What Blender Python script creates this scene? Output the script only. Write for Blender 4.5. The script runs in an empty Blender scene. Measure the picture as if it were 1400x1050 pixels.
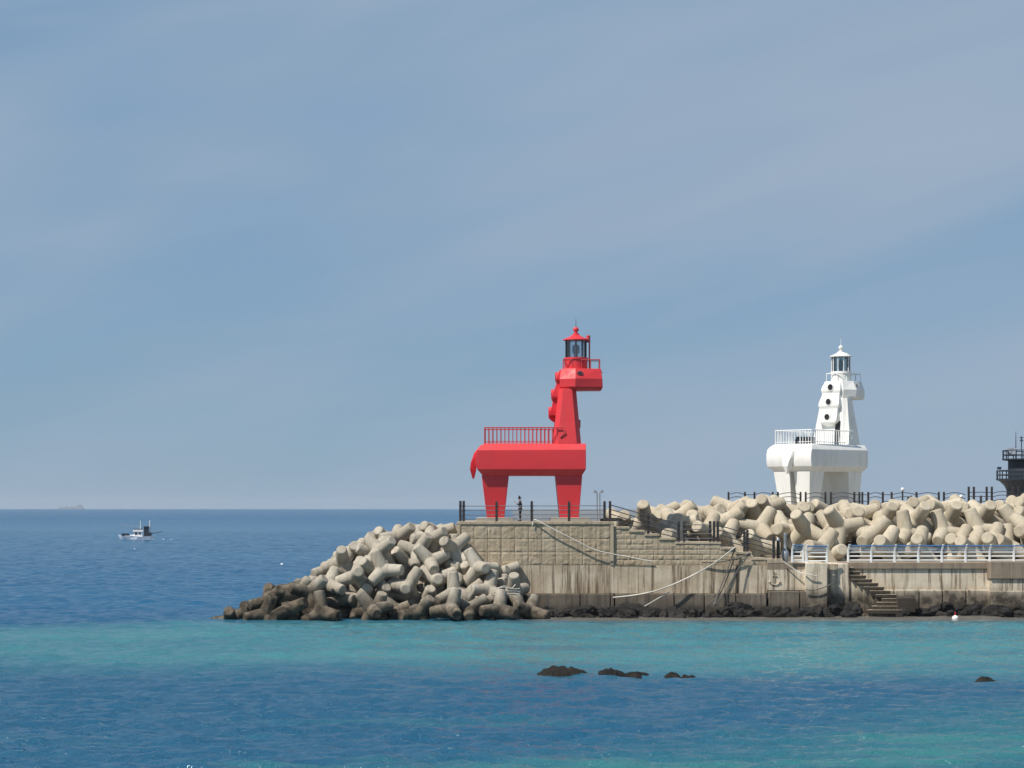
import bpy, math, random
import numpy as np
from mathutils import Vector, Matrix, Quaternion
random.seed(11)
C = bpy.context.scene.collection
SC = bpy.context.scene
R = math.radians
F, H, Y0 = 2916.0, 8.0, 692.0            # focal length in photo pixels, eye height above the water, horizon row

# ------------------------------------------------------------------ camera, sky, sun, exposure
cam = bpy.data.objects.new('camera', bpy.data.cameras.new('camera')); C.objects.link(cam)
cam.location = (0, 0, H); cam.rotation_euler = (R(90), 0, 0)
cam.data.sensor_width = 36; cam.data.lens = 36*F/1400; cam.data.shift_y = (Y0-525)/1400
cam.data.clip_start = .5; cam.data.clip_end = 30000
SC.camera = cam
SUN_EL, SUN_AZ = R(54), R(236)           # azimuth clockwise from +Y: from the left and a little behind the viewer
sun_dir = Vector((math.sin(SUN_AZ)*math.cos(SUN_EL), math.cos(SUN_AZ)*math.cos(SUN_EL), math.sin(SUN_EL)))
sl = bpy.data.lights.new('sun', 'SUN'); sl.energy = 4.3; sl.angle = R(.6); sl.color = (1, .94, .86)
so = bpy.data.objects.new('sun', sl); C.objects.link(so); so.location = (-60, -30, 80)
so.rotation_euler = (-sun_dir).to_track_quat('-Z', 'Y').to_euler()
W = bpy.data.worlds.new('World'); SC.world = W; W.use_nodes = True
CLOUD = 7.7
def sky():
    nt = W.node_tree; nt.nodes.clear(); N = nt.nodes.new; L = nt.links.new
    out = N('ShaderNodeOutputWorld'); bg = N('ShaderNodeBackground'); bg.inputs[1].default_value = .1
    s = N('ShaderNodeTexSky'); s.sky_type = 'NISHITA'; s.sun_disc = False
    s.sun_elevation = SUN_EL; s.sun_rotation = SUN_AZ; s.altitude = 0; s.air_density = 1.0; s.dust_density = .4; s.ozone_density = 3.0
    tint = N('ShaderNodeMix'); tint.data_type = 'RGBA'; tint.blend_type = 'MULTIPLY'; tint.inputs[0].default_value = 1
    tint.inputs[7].default_value = (.34, .47, .58, 1)
    L(s.outputs[0], tint.inputs[6])
    tc = N('ShaderNodeTexCoord'); sp = N('ShaderNodeSeparateXYZ'); L(tc.outputs['Generated'], sp.inputs[0])
    el = N('ShaderNodeMapRange'); el.interpolation_type = 'SMOOTHSTEP'; el.inputs[1].default_value = .22; el.inputs[2].default_value = .75; el.inputs[3].default_value = .80; el.inputs[4].default_value = .25
    L(sp.outputs[2], el.inputs[0])                    # haze veil thins out with elevation
    lo = N('ShaderNodeMapRange'); lo.interpolation_type = 'SMOOTHSTEP'; lo.inputs[1].default_value = -.01; lo.inputs[2].default_value = .12; lo.inputs[3].default_value = 0; lo.inputs[4].default_value = 1
    L(sp.outputs[2], lo.inputs[0])
    vc = N('ShaderNodeMix'); vc.data_type = 'RGBA'; vc.inputs[6].default_value = (2.12, 3.15, 4.25, 1); vc.inputs[7].default_value = (1.86, 2.95, 4.25, 1); L(lo.outputs[0], vc.inputs[0])
    veil = N('ShaderNodeMix'); veil.data_type = 'RGBA'; L(el.outputs[0], veil.inputs[0]); L(vc.outputs[2], veil.inputs[7]); L(tint.outputs[2], veil.inputs[6])
    rot = N('ShaderNodeMapping'); rot.inputs['Rotation'].default_value = (0, R(12), 0); L(tc.outputs['Generated'], rot.inputs[0])
    def layer(prev, scale, loc, lo, hi, amount, col, detail=3):
        mp = N('ShaderNodeMapping'); mp.inputs['Scale'].default_value = scale; mp.inputs['Location'].default_value = loc
        L(rot.outputs[0], mp.inputs[0])
        n = N('ShaderNodeTexNoise'); n.inputs['Scale'].default_value = 1.0; n.inputs['Detail'].default_value = detail; n.inputs['Roughness'].default_value = .5; n.inputs['Distortion'].default_value = .3
        L(mp.outputs[0], n.inputs['Vector'])
        rp = N('ShaderNodeMapRange'); rp.interpolation_type = 'SMOOTHSTEP'; rp.inputs[1].default_value = lo; rp.inputs[2].default_value = hi; rp.inputs[4].default_value = amount
        L(n.outputs[0], rp.inputs[0])
        cl = N('ShaderNodeMix'); cl.data_type = 'RGBA'; cl.inputs[7].default_value = col+(1,)
        L(rp.outputs[0], cl.inputs[0]); L(prev, cl.inputs[6]); return cl.outputs[2]
    c = layer(veil.outputs[2], (2.2, 2.2, 10), (CLOUD, 0, .6), .30, .70, .85, (2.78, 3.44, 4.36))
    c = layer(c, (6, 6, 30), (2.3, 1, .4), .45, .75, .28, (2.75, 3.35, 4.2), 6)
    L(c, bg.inputs[0]); L(bg.outputs[0], out.inputs[0])
sky()
SC.view_settings.view_transform = 'Standard'; SC.view_settings.look = 'None'; SC.view_settings.exposure = .35; SC.view_settings.gamma = 1
SC.cycles.max_bounces = 6; SC.cycles.transparent_max_bounces = 16; SC.cycles.volume_bounces = 0

def PX(px, Y): return (px-700)*Y/F
def PZ(py, Y): return H-(py-Y0)*Y/F

# ------------------------------------------------------------------ helpers
def put(o, label=None, cat=None, group=None, kind=None):
    if label: o['label'] = label
    if cat: o['category'] = cat
    if group: o['group'] = group
    if kind: o['kind'] = kind
    return o
def thing(name, label, cat, loc=(0, 0, 0), rz=0, group=None):
    o = bpy.data.objects.new(name, None); C.objects.link(o); o.location = loc; o.rotation_euler = (0, 0, rz)
    o.empty_display_size = .3
    return put(o, label, cat, group)
class MB:
    def __init__(s): s.v = []; s.f = []
    def add(s, vs, fs):
        b = len(s.v); s.v += [tuple(p) for p in vs]; s.f += [tuple(i+b for i in f) for f in fs]; return s
    def loft(s, loops, closed=True, caps=True):
        n = len(loops[0]); vs = [p for l in loops for p in l]; fs = []
        for k in range(len(loops)-1):
            for i in range(n if closed else n-1):
                j = (i+1) % n; fs.append((k*n+i, k*n+j, (k+1)*n+j, (k+1)*n+i))
        if caps: fs.append(tuple(range(n))[::-1]); fs.append(tuple((len(loops)-1)*n+i for i in range(n)))
        return s.add(vs, fs)
    def box(s, x0, x1, y0, y1, z0, z1):
        return s.loft([[(x0,y0,z),(x1,y0,z),(x1,y1,z),(x0,y1,z)] for z in (z0, z1)])
    def tube(s, pts, r, n=8):
        pts = [Vector(p) for p in pts]; loops = []
        rr = r if isinstance(r, (list, tuple)) else [r]*len(pts)
        up = None
        for i, p in enumerate(pts):
            d = (pts[min(i+1, len(pts)-1)]-pts[max(i-1, 0)]).normalized()
            if up is None: up = Vector((0, 0, 1)) if abs(d.z) < .9 else Vector((1, 0, 0))
            a = d.cross(up).normalized(); b = a.cross(d).normalized(); up = b
            loops.append([p+(a*math.cos(t)+b*math.sin(t))*rr[i] for t in [2*math.pi*k/n for k in range(n)]])
        return s.loft(loops)
    def lathe(s, prof, n=20, c=(0, 0, 0)):
        return s.loft([[(c[0]+r*math.cos(2*math.pi*k/n), c[1]+r*math.sin(2*math.pi*k/n), c[2]+z) for k in range(n)] for r, z in prof])
    def prism(s, poly, y0, y1):                       # polygon in x,z pushed along y
        return s.loft([[(x, y, z) for x, z in poly] for y in (y0, y1)])
    def build(s, name, mat, parent=None, smooth=None, bevel=0, loc=None):
        me = bpy.data.meshes.new(name); me.from_pydata(s.v, [], s.f); me.validate()
        import bmesh
        bm = bmesh.new(); bm.from_mesh(me); bmesh.ops.recalc_face_normals(bm, faces=bm.faces); bm.to_mesh(me); bm.free()
        if smooth is not None:
            me.polygons.foreach_set('use_smooth', [True]*len(me.polygons)); me.set_sharp_from_angle(angle=R(smooth))
        me.materials.append(mat)
        o = bpy.data.objects.new(name, me); C.objects.link(o)
        if parent: o.parent = parent
        if loc: o.location = loc
        if bevel:
            m = o.modifiers.new('bevel', 'BEVEL'); m.width = bevel; m.segments = 2; m.limit_method = 'ANGLE'; m.angle_limit = R(25)
        return o

# value noise for relief modelled into meshes
_h = np.random.default_rng(5).random((64, 64, 64))
def vnoise(x, y, z=0.0):
    x, y, z = np.broadcast_arrays(np.asarray(x, float), np.asarray(y, float), np.asarray(z, float))
    xi, yi, zi = np.floor(x).astype(int), np.floor(y).astype(int), np.floor(z).astype(int)
    f = lambda t: t*t*(3-2*t)
    u, v, w = f(x-xi), f(y-yi), f(z-zi); g = lambda a, b, c: _h[(xi+a) % 64, (yi+b) % 64, (zi+c) % 64]
    l = lambda a, b, t: a+(b-a)*t
    return l(l(l(g(0,0,0), g(1,0,0), u), l(g(0,1,0), g(1,1,0), u), v), l(l(g(0,0,1), g(1,0,1), u), l(g(0,1,1), g(1,1,1), u), v), w)

# ------------------------------------------------------------------ materials
def nodes(name):
    m = bpy.data.materials.new(name); m.use_nodes = True; nt = m.node_tree
    return m, nt, nt.nodes.new, nt.links.new, nt.nodes['Principled BSDF']
def setp(p, **k):
    for a, v in k.items():
        p.inputs[a.replace('_', ' ')].default_value = v
def noise(N, L, vec, scale, detail=4, rough=.55, dist=0):
    n = N('ShaderNodeTexNoise'); n.inputs['Scale'].default_value = scale; n.inputs['Detail'].default_value = detail
    n.inputs['Roughness'].default_value = rough; n.inputs['Distortion'].default_value = dist; L(vec, n.inputs['Vector']); return n.outputs[0]
def mapping(N, L, vec, scale, loc=(0, 0, 0)):
    m = N('ShaderNodeMapping'); m.inputs['Scale'].default_value = scale; m.inputs['Location'].default_value = loc; L(vec, m.inputs[0]); return m.outputs[0]
def rng_(N, L, v, a, b, c=0., d=1., smooth=True):
    m = N('ShaderNodeMapRange'); m.interpolation_type = 'SMOOTHSTEP' if smooth else 'LINEAR'
    for i, q in enumerate((a, b, c, d)): m.inputs[i+1].default_value = q
    L(v, m.inputs[0]); return m.outputs[0]
def mixc(N, L, f, a, b, mode='MIX'):
    m = N('ShaderNodeMix'); m.data_type = 'RGBA'; m.blend_type = mode
    if isinstance(f, (int, float)): m.inputs[0].default_value = f
    else: L(f, m.inputs[0])
    for i, q in ((6, a), (7, b)):
        if isinstance(q, tuple): m.inputs[i].default_value = q+(1,) if len(q) == 3 else q
        else: L(q, m.inputs[i])
    return m.outputs[2]
def math_(N, L, op, a, b=None):
    m = N('ShaderNodeMath'); m.operation = op
    for i, q in enumerate((a, b)):
        if q is None: continue
        if isinstance(q, (int, float)): m.inputs[i].default_value = q
        else: L(q, m.inputs[i])
    return m.outputs[0]
def bump(N, L, p, h, strength, dist):
    b = N('ShaderNodeBump'); b.inputs['Strength'].default_value = strength; b.inputs['Distance'].default_value = dist
    L(h, b.inputs['Height']); L(b.outputs[0], p.inputs['Normal'])
def world_pos(N, L):
    g = N('ShaderNodeNewGeometry'); s = N('ShaderNodeSeparateXYZ'); L(g.outputs['Position'], s.inputs[0]); return g.outputs['Position'], s.outputs
def concrete(name, base, light, dark, streak=.5, wet=None, wetcol=(.035, .032, .026), fine=1., per_obj=0.0, patch=.6, seaward=0.0):
    m, nt, N, L, p = nodes(name); pos, xyz = world_pos(N, L)
    big = rng_(N, L, noise(N, L, pos, .55, 5, .6), .38, .66)
    c = mixc(N, L, math_(N, L, 'MULTIPLY', big, patch), base, light)
    st = noise(N, L, mapping(N, L, pos, (3.6, 3.6, .16)), 1, 6, .68)
    c = mixc(N, L, math_(N, L, 'MULTIPLY', rng_(N, L, st, .48, .66), streak), c, dark)
    st2 = noise(N, L, mapping(N, L, pos, (3.4, 3.4, .22), (7, 3, 1)), 1, 4, .6)
    c = mixc(N, L, math_(N, L, 'MULTIPLY', rng_(N, L, st2, .56, .72), streak*.75), c, light)
    sp = noise(N, L, pos, 7, 5, .7)
    c = mixc(N, L, math_(N, L, 'MULTIPLY', rng_(N, L, sp, .5, .75), .28), c, dark)
    if per_obj:
        oi = N('ShaderNodeObjectInfo'); k = math_(N, L, 'MULTIPLY', oi.outputs['Random'], per_obj)
        c = mixc(N, L, k, c, dark)
    if wet:
        zz = math_(N, L, 'SUBTRACT', xyz[2], rng_(N, L, xyz[0], -11, -17, 0, seaward)) if seaward else xyz[2]
        e = math_(N, L, 'ADD', zz, math_(N, L, 'MULTIPLY', math_(N, L, 'SUBTRACT', noise(N, L, mapping(N, L, pos, (1, 1, .5)), .9, 5, .65), .5), wet[2]))
        c = mixc(N, L, rng_(N, L, e, wet[1], wet[0]), c, mixc(N, L, rng_(N, L, noise(N, L, pos, 1.6, 5, .65), .4, .62), wetcol, tuple(min(1, q*3.3) for q in wetcol)))
    L(c, p.inputs['Base Color']); setp(p, Roughness=.9, Specular_IOR_Level=.25)
    hh = math_(N, L, 'ADD', math_(N, L, 'MULTIPLY', noise(N, L, pos, 5, 6, .7), .7), math_(N, L, 'MULTIPLY', noise(N, L, pos, 26, 3, .6), .3))
    bump(N, L, p, hh, .5*fine, .05); return m
def paint(name, col, rough=.4, dirt=.12, dirtcol=None, metallic=0):
    m, nt, N, L, p = nodes(name); pos, xyz = world_pos(N, L)
    d = dirtcol or tuple(q*.55 for q in col)
    st = rng_(N, L, noise(N, L, mapping(N, L, pos, (1.4, 1.4, .28)), 1, 6, .65), .42, .74)
    c = mixc(N, L, math_(N, L, 'MULTIPLY', st, dirt), col, d)
    L(c, p.inputs['Base Color']); setp(p, Roughness=rough, Metallic=metallic)
    L(rng_(N, L, noise(N, L, pos, 2.2, 4), .3, .7, rough*.85, min(1, rough*1.25)), p.inputs['Roughness'])
    bump(N, L, p, noise(N, L, pos, .9, 2, .5), .12, .12); return m
def glass(name, tint, gloss=.25):
    m, nt, N, L, p = nodes(name); nt.nodes.remove(p); out = nt.nodes['Material Output']
    t = N('ShaderNodeBsdfTransparent'); t.inputs[0].default_value = tint+(1,); g = N('ShaderNodeBsdfGlossy'); g.inputs['Roughness'].default_value = .06
    fr = N('ShaderNodeFresnel'); fr.inputs[0].default_value = 1.5; mx = N('ShaderNodeMixShader')
    k = math_(N, L, 'ADD', fr.outputs[0], gloss*.4); L(k, mx.inputs[0]); L(t.outputs[0], mx.inputs[1]); L(g.outputs[0], mx.inputs[2]); L(mx.outputs[0], out.inputs[0]); return m

def frosted(name, col, k):
    m, nt, N, L, p = nodes(name); out = nt.nodes['Material Output']; setp(p, Roughness=.25); p.inputs['Base Color'].default_value = col+(1,)
    t = N('ShaderNodeBsdfTransparent'); mx = N('ShaderNodeMixShader'); pos, _ = world_pos(N, L)
    L(rng_(N, L, noise(N, L, pos, 2.5, 4), .3, .7, k-.12, k+.12), mx.inputs[0]); L(t.outputs[0], mx.inputs[1]); L(p.outputs[0], mx.inputs[2]); L(mx.outputs[0], out.inputs[0]); return m
M = {}
M['red'] = paint('red_paint', (.655, .031, .038), .5, .3, (.44, .035, .045))
M['red_mane'] = paint('deep_red_paint', (.62, .01, .02), .42, .2)
M['red_rail'] = paint('red_rail_paint', (.50, .05, .06), .45, .2)
M['white'] = paint('white_paint', (.80, .79, .75), .5, .42, (.56, .54, .47))
M['white_rail'] = paint('white_rail_paint', (.82, .82, .8), .45, .1)
M['navy'] = paint('navy_paint', (.010, .018, .030), .6, .4, (.02, .03, .04))
M['dark_post'] = paint('dark_brown_post', (.028, .022, .022), .65, .5, (.07, .06, .055))
M['steel_rail'] = paint('grey_rail', (.16, .16, .17), .4, .3, (.09, .085, .08), .35)
M['dark_rail'] = paint('dark_rail', (.05, .055, .065), .45, .3, (.1, .1, .1))
M['galv'] = paint('galvanised', (.34, .36, .38), .45, .4, (.2, .2, .2), .5)
M['blue_rail'] = paint('blue_rail', (.05, .16, .36), .4, .3, (.2, .28, .36))
M['hull_white'] = paint('boat_white', (.86, .87, .88), .35, .08)
M['ship_grey'] = paint('distant_ship_grey', (.30, .34, .38), .6, .1)
M['black'] = paint('black_paint', (.012, .012, .014), .5, .3, (.03, .03, .03))
M['solar'] = paint('solar_cells', (.25, .27, .3), .25, .3, (.1, .12, .16))
M['rope'] = paint('rope', (.60, .57, .50), .9, .4, (.35, .33, .28))
M['dark_rope'] = paint('dark_rope', (.10, .095, .085), .9, .5, (.2, .19, .17))
M['glass'] = glass('lantern_glass', (.78, .84, .88), .2)
M['teal_glass'] = glass('tinted_lantern_glass', (.52, .66, .68), .3)
M['blue_pane'] = frosted('pale_blue_pane', (.62, .74, .86), .24)
M['tetra_sea'] = concrete('tetrapod_concrete', (.385, .345, .275), (.50, .455, .375), (.18, .155, .12), .5, wet=(.5, 2.5, 1.9), wetcol=(.043, .035, .025), fine=1.5, patch=.9, per_obj=.3, seaward=1.7)
M['tetra_tan'] = concrete('tan_tetrapod_concrete', (.445, .390, .290), (.54, .485, .375), (.25, .205, .15), .4, fine=1.5, patch=.9, per_obj=.28)
M['panel'] = concrete('rubble_panel', (.385, .312, .215), (.49, .415, .31), (.165, .13, .088), .6)
M['coping'] = concrete('coping', (.395, .328, .232), (.50, .43, .325), (.18, .142, .098), .55)
M['plain'] = concrete('stained_concrete', (.43, .35, .25), (.66, .58, .455), (.12, .085, .055), .95, fine=.8)
M['quay'] = concrete('pale_stained_concrete', (.62, .53, .40), (.76, .69, .56), (.13, .09, .055), .9, wet=(1.2, 2.3, .9), wetcol=(.06, .05, .038))
M['quay_top'] = concrete('brown_concrete', (.25, .20, .15), (.34, .28, .21), (.13, .10, .075), .5)
M['footing'] = concrete('dark_footing', (.13, .108, .083), (.25, .215, .17), (.04, .034, .028), .6, wet=(.3, 1.1, .7), wetcol=(.025, .022, .018))
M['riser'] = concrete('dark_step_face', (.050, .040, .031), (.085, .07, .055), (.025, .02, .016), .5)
M['deck'] = concrete('deck_concrete', (.36, .33, .27), (.44, .41, .34), (.22, .19, .15), .15)
def rock_mat(name, a, b):
    m, nt, N, L, p = nodes(name); pos, xyz = world_pos(N, L)
    c = mixc(N, L, rng_(N, L, noise(N, L, pos, 2.2, 6, .7), .42, .66), a, b)
    oi = N('ShaderNodeObjectInfo'); c = mixc(N, L, math_(N, L, 'MULTIPLY', oi.outputs['Random'], .5), c, b)
    L(c, p.inputs['Base Color']); setp(p, Roughness=.75, Specular_IOR_Level=.2)
    bump(N, L, p, noise(N, L, pos, 4, 8, .75), .9, .12); return m
M['rock'] = rock_mat('dark_basalt', (.008, .008, .008), (.036, .033, .029))
M['sea_rock'] = rock_mat('wet_basalt', (.006, .0055, .005), (.026, .023, .018))
M['rubble'] = rock_mat('rubble_core', (.02, .018, .016), (.06, .052, .044))

# ------------------------------------------------------------------ sea
def sea_mat():
    m, nt, N, L, p = nodes('sea_water'); pos, xyz = world_pos(N, L); x, y = xyz[0], xyz[1]
    wob = math_(N, L, 'MULTIPLY', math_(N, L, 'SUBTRACT', noise(N, L, mapping(N, L, pos, (.022, .05, 0)), 1, 5, .6), .5), 34)
    wob2 = math_(N, L, 'MULTIPLY', math_(N, L, 'SUBTRACT', noise(N, L, mapping(N, L, pos, (.07, .12, 0), (4, 2, 0)), 1, 5, .65), .5), 22)
    yy = math_(N, L, 'ADD', y, wob); yy2 = math_(N, L, 'ADD', math_(N, L, 'ADD', y, math_(N, L, 'MULTIPLY', x, .12)), wob2)
    sand = math_(N, L, 'MULTIPLY', rng_(N, L, math_(N, L, 'ADD', yy2, math_(N, L, 'MULTIPLY', rng_(N, L, x, -30, -12), 4)), 97, 118), rng_(N, L, math_(N, L, 'ADD', math_(N, L, 'SUBTRACT', y, math_(N, L, 'MULTIPLY', rng_(N, L, x, -34, -20), 9)), math_(N, L, 'MULTIPLY', wob2, .25)), 147, 132))
    near = math_(N, L, 'MULTIPLY', rng_(N, L, math_(N, L, 'ADD', yy, math_(N, L, 'MULTIPLY', x, -.9)), 74, 58), .42)
    n3 = rng_(N, L, noise(N, L, mapping(N, L, pos, (.045, .16, 0), (9, 1, 0)), 1, 4, .6), .52, .66)
    near = math_(N, L, 'ADD', near, math_(N, L, 'MULTIPLY', math_(N, L, 'MULTIPLY', n3, rng_(N, L, y, 88, 70)), .42))
    deep = mixc(N, L, rng_(N, L, noise(N, L, mapping(N, L, pos, (.012, .02, 0)), 1, 4), .35, .65), (.008, .078, .172), (.012, .094, .192))
    deep = mixc(N, L, rng_(N, L, y, 170, 120), deep, (.013, .078, .148))
    c = mixc(N, L, near, deep, (.034, .165, .165))
    pt = rng_(N, L, noise(N, L, mapping(N, L, pos, (.035, .11, 0), (2, 7, 0)), 1, 5, .65), .36, .62, .62, 1.0)
    sand = math_(N, L, 'MULTIPLY', math_(N, L, 'MULTIPLY', sand, pt), rng_(N, L, x, -45, -18, .72, 1))
    c = mixc(N, L, sand, c, (.046, .182, .205))
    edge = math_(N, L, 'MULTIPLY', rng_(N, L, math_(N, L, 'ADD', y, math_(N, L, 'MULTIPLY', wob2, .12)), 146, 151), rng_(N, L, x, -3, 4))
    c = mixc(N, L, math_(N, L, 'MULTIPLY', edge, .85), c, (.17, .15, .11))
    L(c, p.inputs['Base Color']); setp(p, IOR=1.33); L(rng_(N, L, y, 250, 1500, .10, .28), p.inputs['Roughness'])
    b1 = N('ShaderNodeBump'); b1.inputs['Strength'].default_value = 1; b1.inputs['Distance'].default_value = 1.0
    far = rng_(N, L, y, 110, 500)
    h = math_(N, L, 'MULTIPLY', math_(N, L, 'MULTIPLY', noise(N, L, mapping(N, L, pos, (.30, .6, .3)), 1, 3, .6, .6), .95), far)
    h = math_(N, L, 'ADD', h, math_(N, L, 'MULTIPLY', noise(N, L, mapping(N, L, pos, (3.6, 6.2, 1), (3, 1, 0)), 1, 3, .65, .3), .11))
    L(h, b1.inputs['Height']); L(b1.outputs[0], p.inputs['Normal'])
    return m
def sea_mesh():
    ys = [-40.0, 0.0, 30.0, 44.0]; y = 46.0
    while y < 1100: ys.append(y); y += .0021*y*(1 if y < 640 else 1+(y-640)/120)
    while y < 5832: ys.append(y); y += max(.03*y, 20)
    ys.append(5832.0); ys = np.array(ys); n = 800
    u = np.linspace(-1, 1, n); hw = np.maximum(52, ys*.285+26)
    gx = u[None, :]*hw[:, None]; gy = np.repeat(ys[:, None], n, 1)
    rg = np.random.default_rng(21); z = np.zeros_like(gx)
    dy = np.gradient(ys); cell = np.maximum(dy*.75, hw*2/n)[:, None]
    patch = .65+.75*vnoise(gx*.035+9, gy*.028, 4.4)                  # gusts: rougher and smoother patches
    mods = [2.2*vnoise(gx*.13+k*7, gy*.10, k*.77) for k in range(5)]
    for k in range(80):
        lam = 0.30*(17)**(k/79.0); th = R(80)+rg.normal()*R(25)          # wavelengths .3 to 5 m, running towards the shore
        kx, ky = math.cos(th)*2*math.pi/lam, math.sin(th)*2*math.pi/lam; slope = .060*(1.0 if lam < 1.1 else (1.1/lam)**.85)
        fade = np.clip((lam/cell-2.0)/2.0, 0, 1)
        ph = kx*gx+ky*gy+rg.uniform(0, 6.28)+mods[k % 5]*(1 if k % 2 else -1)
        z += slope*lam/(2*math.pi)*(np.sin(ph)+.25*np.cos(2*ph))*fade*(patch if lam < 3 else 1)
    z[ys < 45] = 0
    shelter = np.clip((gy-141)/8, 0, 1)*np.clip((gx+24)/6, 0, 1)*np.clip((175-gy)/8, 0, 1); z *= 1-.6*shelter
    m = len(ys); co = np.stack([gx, gy, z], -1).reshape(-1, 3).astype(np.float32)
    a = (np.arange(m-1)[:, None]*n+np.arange(n-1)[None, :]).ravel(); q = np.stack([a, a+1, a+n+1, a+n], -1).astype(np.int32)
    b = len(co); co = np.concatenate([co, np.array([(-2600, -40, -.9), (2600, -40, -.9), (2600, 5832, -.9), (-2600, 5832, -.9)], np.float32)]); q = np.concatenate([q, np.array([[b, b+1, b+2, b+3]], np.int32)])
    me = bpy.data.meshes.new('sea'); me.vertices.add(len(co)); me.vertices.foreach_set('co', co.ravel())
    me.loops.add(q.size); me.loops.foreach_set('vertex_index', q.ravel()); me.polygons.add(len(q)); me.polygons.foreach_set('loop_start', np.arange(0, q.size, 4, dtype=np.int32))
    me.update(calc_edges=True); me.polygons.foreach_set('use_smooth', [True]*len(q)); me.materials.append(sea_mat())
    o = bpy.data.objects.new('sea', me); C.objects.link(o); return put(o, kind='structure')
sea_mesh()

# ------------------------------------------------------------------ platform and walls
YF = 156.0                                            # the front face of the platform
TOP = PZ(713, YF)
X = lambda px: PX(px, YF)
Z = lambda py: PZ(py, YF)
def relief_panels(mb, x0, x1, y, cols, rows, amp, seed, keep=None, gap=.012, res=.055):
    """rows of rock-faced panels standing proud of a wall at depth y; relief is modelled"""
    for a, b in zip(cols[:-1], cols[1:]):
        for c, d in zip(rows[:-1], rows[1:]):
            lo, hi = min(c, d), max(c, d)
            if keep and not keep(a, b, lo, hi): continue
            nx = max(4, int((b-a)/res)); nz = max(4, int((hi-lo)/res))
            u, v = np.meshgrid(np.linspace(a+gap, b-gap, nx), np.linspace(lo+gap, hi-gap, nz))
            n1 = vnoise(u*2.3+seed, v*2.9, seed*.7); n2 = vnoise(u*5.5, v*6.5+seed, 3.3); n3 = vnoise(u*13, v*13, 9.1)
            e = np.minimum(np.minimum((u-a-gap)/.07, (b-gap-u)/.07), np.minimum((v-lo-gap)/.07, (hi-gap-v)/.07)).clip(0, 1)
            rel = (np.abs(n1-.5)*1.5+np.abs(n2-.5)*.9+n3*.18)*amp*e
            vs = [(u[i, j], y-.012-rel[i, j], v[i, j]) for i in range(nz) for j in range(nx)]
            fs = [(i*nx+j, i*nx+j+1, (i+1)*nx+j+1, (i+1)*nx+j) for i in range(nz-1) for j in range(nx-1)]
            b0 = len(vs)                              # skirt back to the wall
            ring = [j for j in range(nx)]+[i*nx+nx-1 for i in range(1, nz)]+[(nz-1)*nx+j for j in range(nx-2, -1, -1)]+[i*nx for i in range(nz-2, 0, -1)]
            vs += [(vs[k][0], y+.02, vs[k][2]) for k in ring]
            fs += [(ring[k], b0+k, b0+(k+1) % len(ring), ring[(k+1) % len(ring)]) for k in range(len(ring))]
            mb.add(vs, fs)
def platform():
    t = thing('platform_wall', 'tall beige platform wall faced with square rubble panels under the red horse lighthouse', 'wall', (0, YF, 0))
    o = lambda mb, name, m, **k: mb.build(name, M[m], t, loc=(0, -YF, 0), **k)
    x0, x1 = X(625), X(839)
    o(MB().box(x0, x1, YF, YF+11, Z(773), TOP-.22), 'core', 'coping')
    o(MB().box(x0-.02, x1+.02, YF-.10, YF+11.05, TOP-.22, TOP), 'coping', 'coping', bevel=.03)
    mb = MB()
    for a in (x0, x1-.24): mb.box(a, a+.24, YF-.085, YF+.05, Z(773), TOP-.223)
    o(mb, 'corner_post', 'coping', bevel=.02)
    p = MB(); n = 11; xa, xb = x0+.26, x1-.26
    relief_panels(p, xa, xb, YF, [xa+(xb-xa)*i/n for i in range(n+1)], [Z(719), Z(737), Z(755), Z(772.5)], .058, 2)
    o(p, 'rubble_panels', 'panel', smooth=60)
    o(MB().box(x0, x1, YF-.03, YF+11, Z(811), Z(773)), 'plain_face', 'plain')
    f = MB(); xs = [X(625), X(706), X(750), X(793), X(834)]
    for a, b in zip(xs[:-1], xs[1:]): f.box(a+.03, b-.03, YF-.75, YF+2, -1.5, Z(811)-.02)
    f.box(X(834)+.03, x1, YF-.75, YF+2, -1.5, Z(811)-.02)
    o(f, 'footing', 'footing', bevel=.05)
platform()
STEPS = [(839,860,720),(860,881,725),(881,901,730),(901,923,735.5),(923,985,741),(985,1006,748.6),(1006,1027,754.5),(1027,1049,763)]
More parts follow.
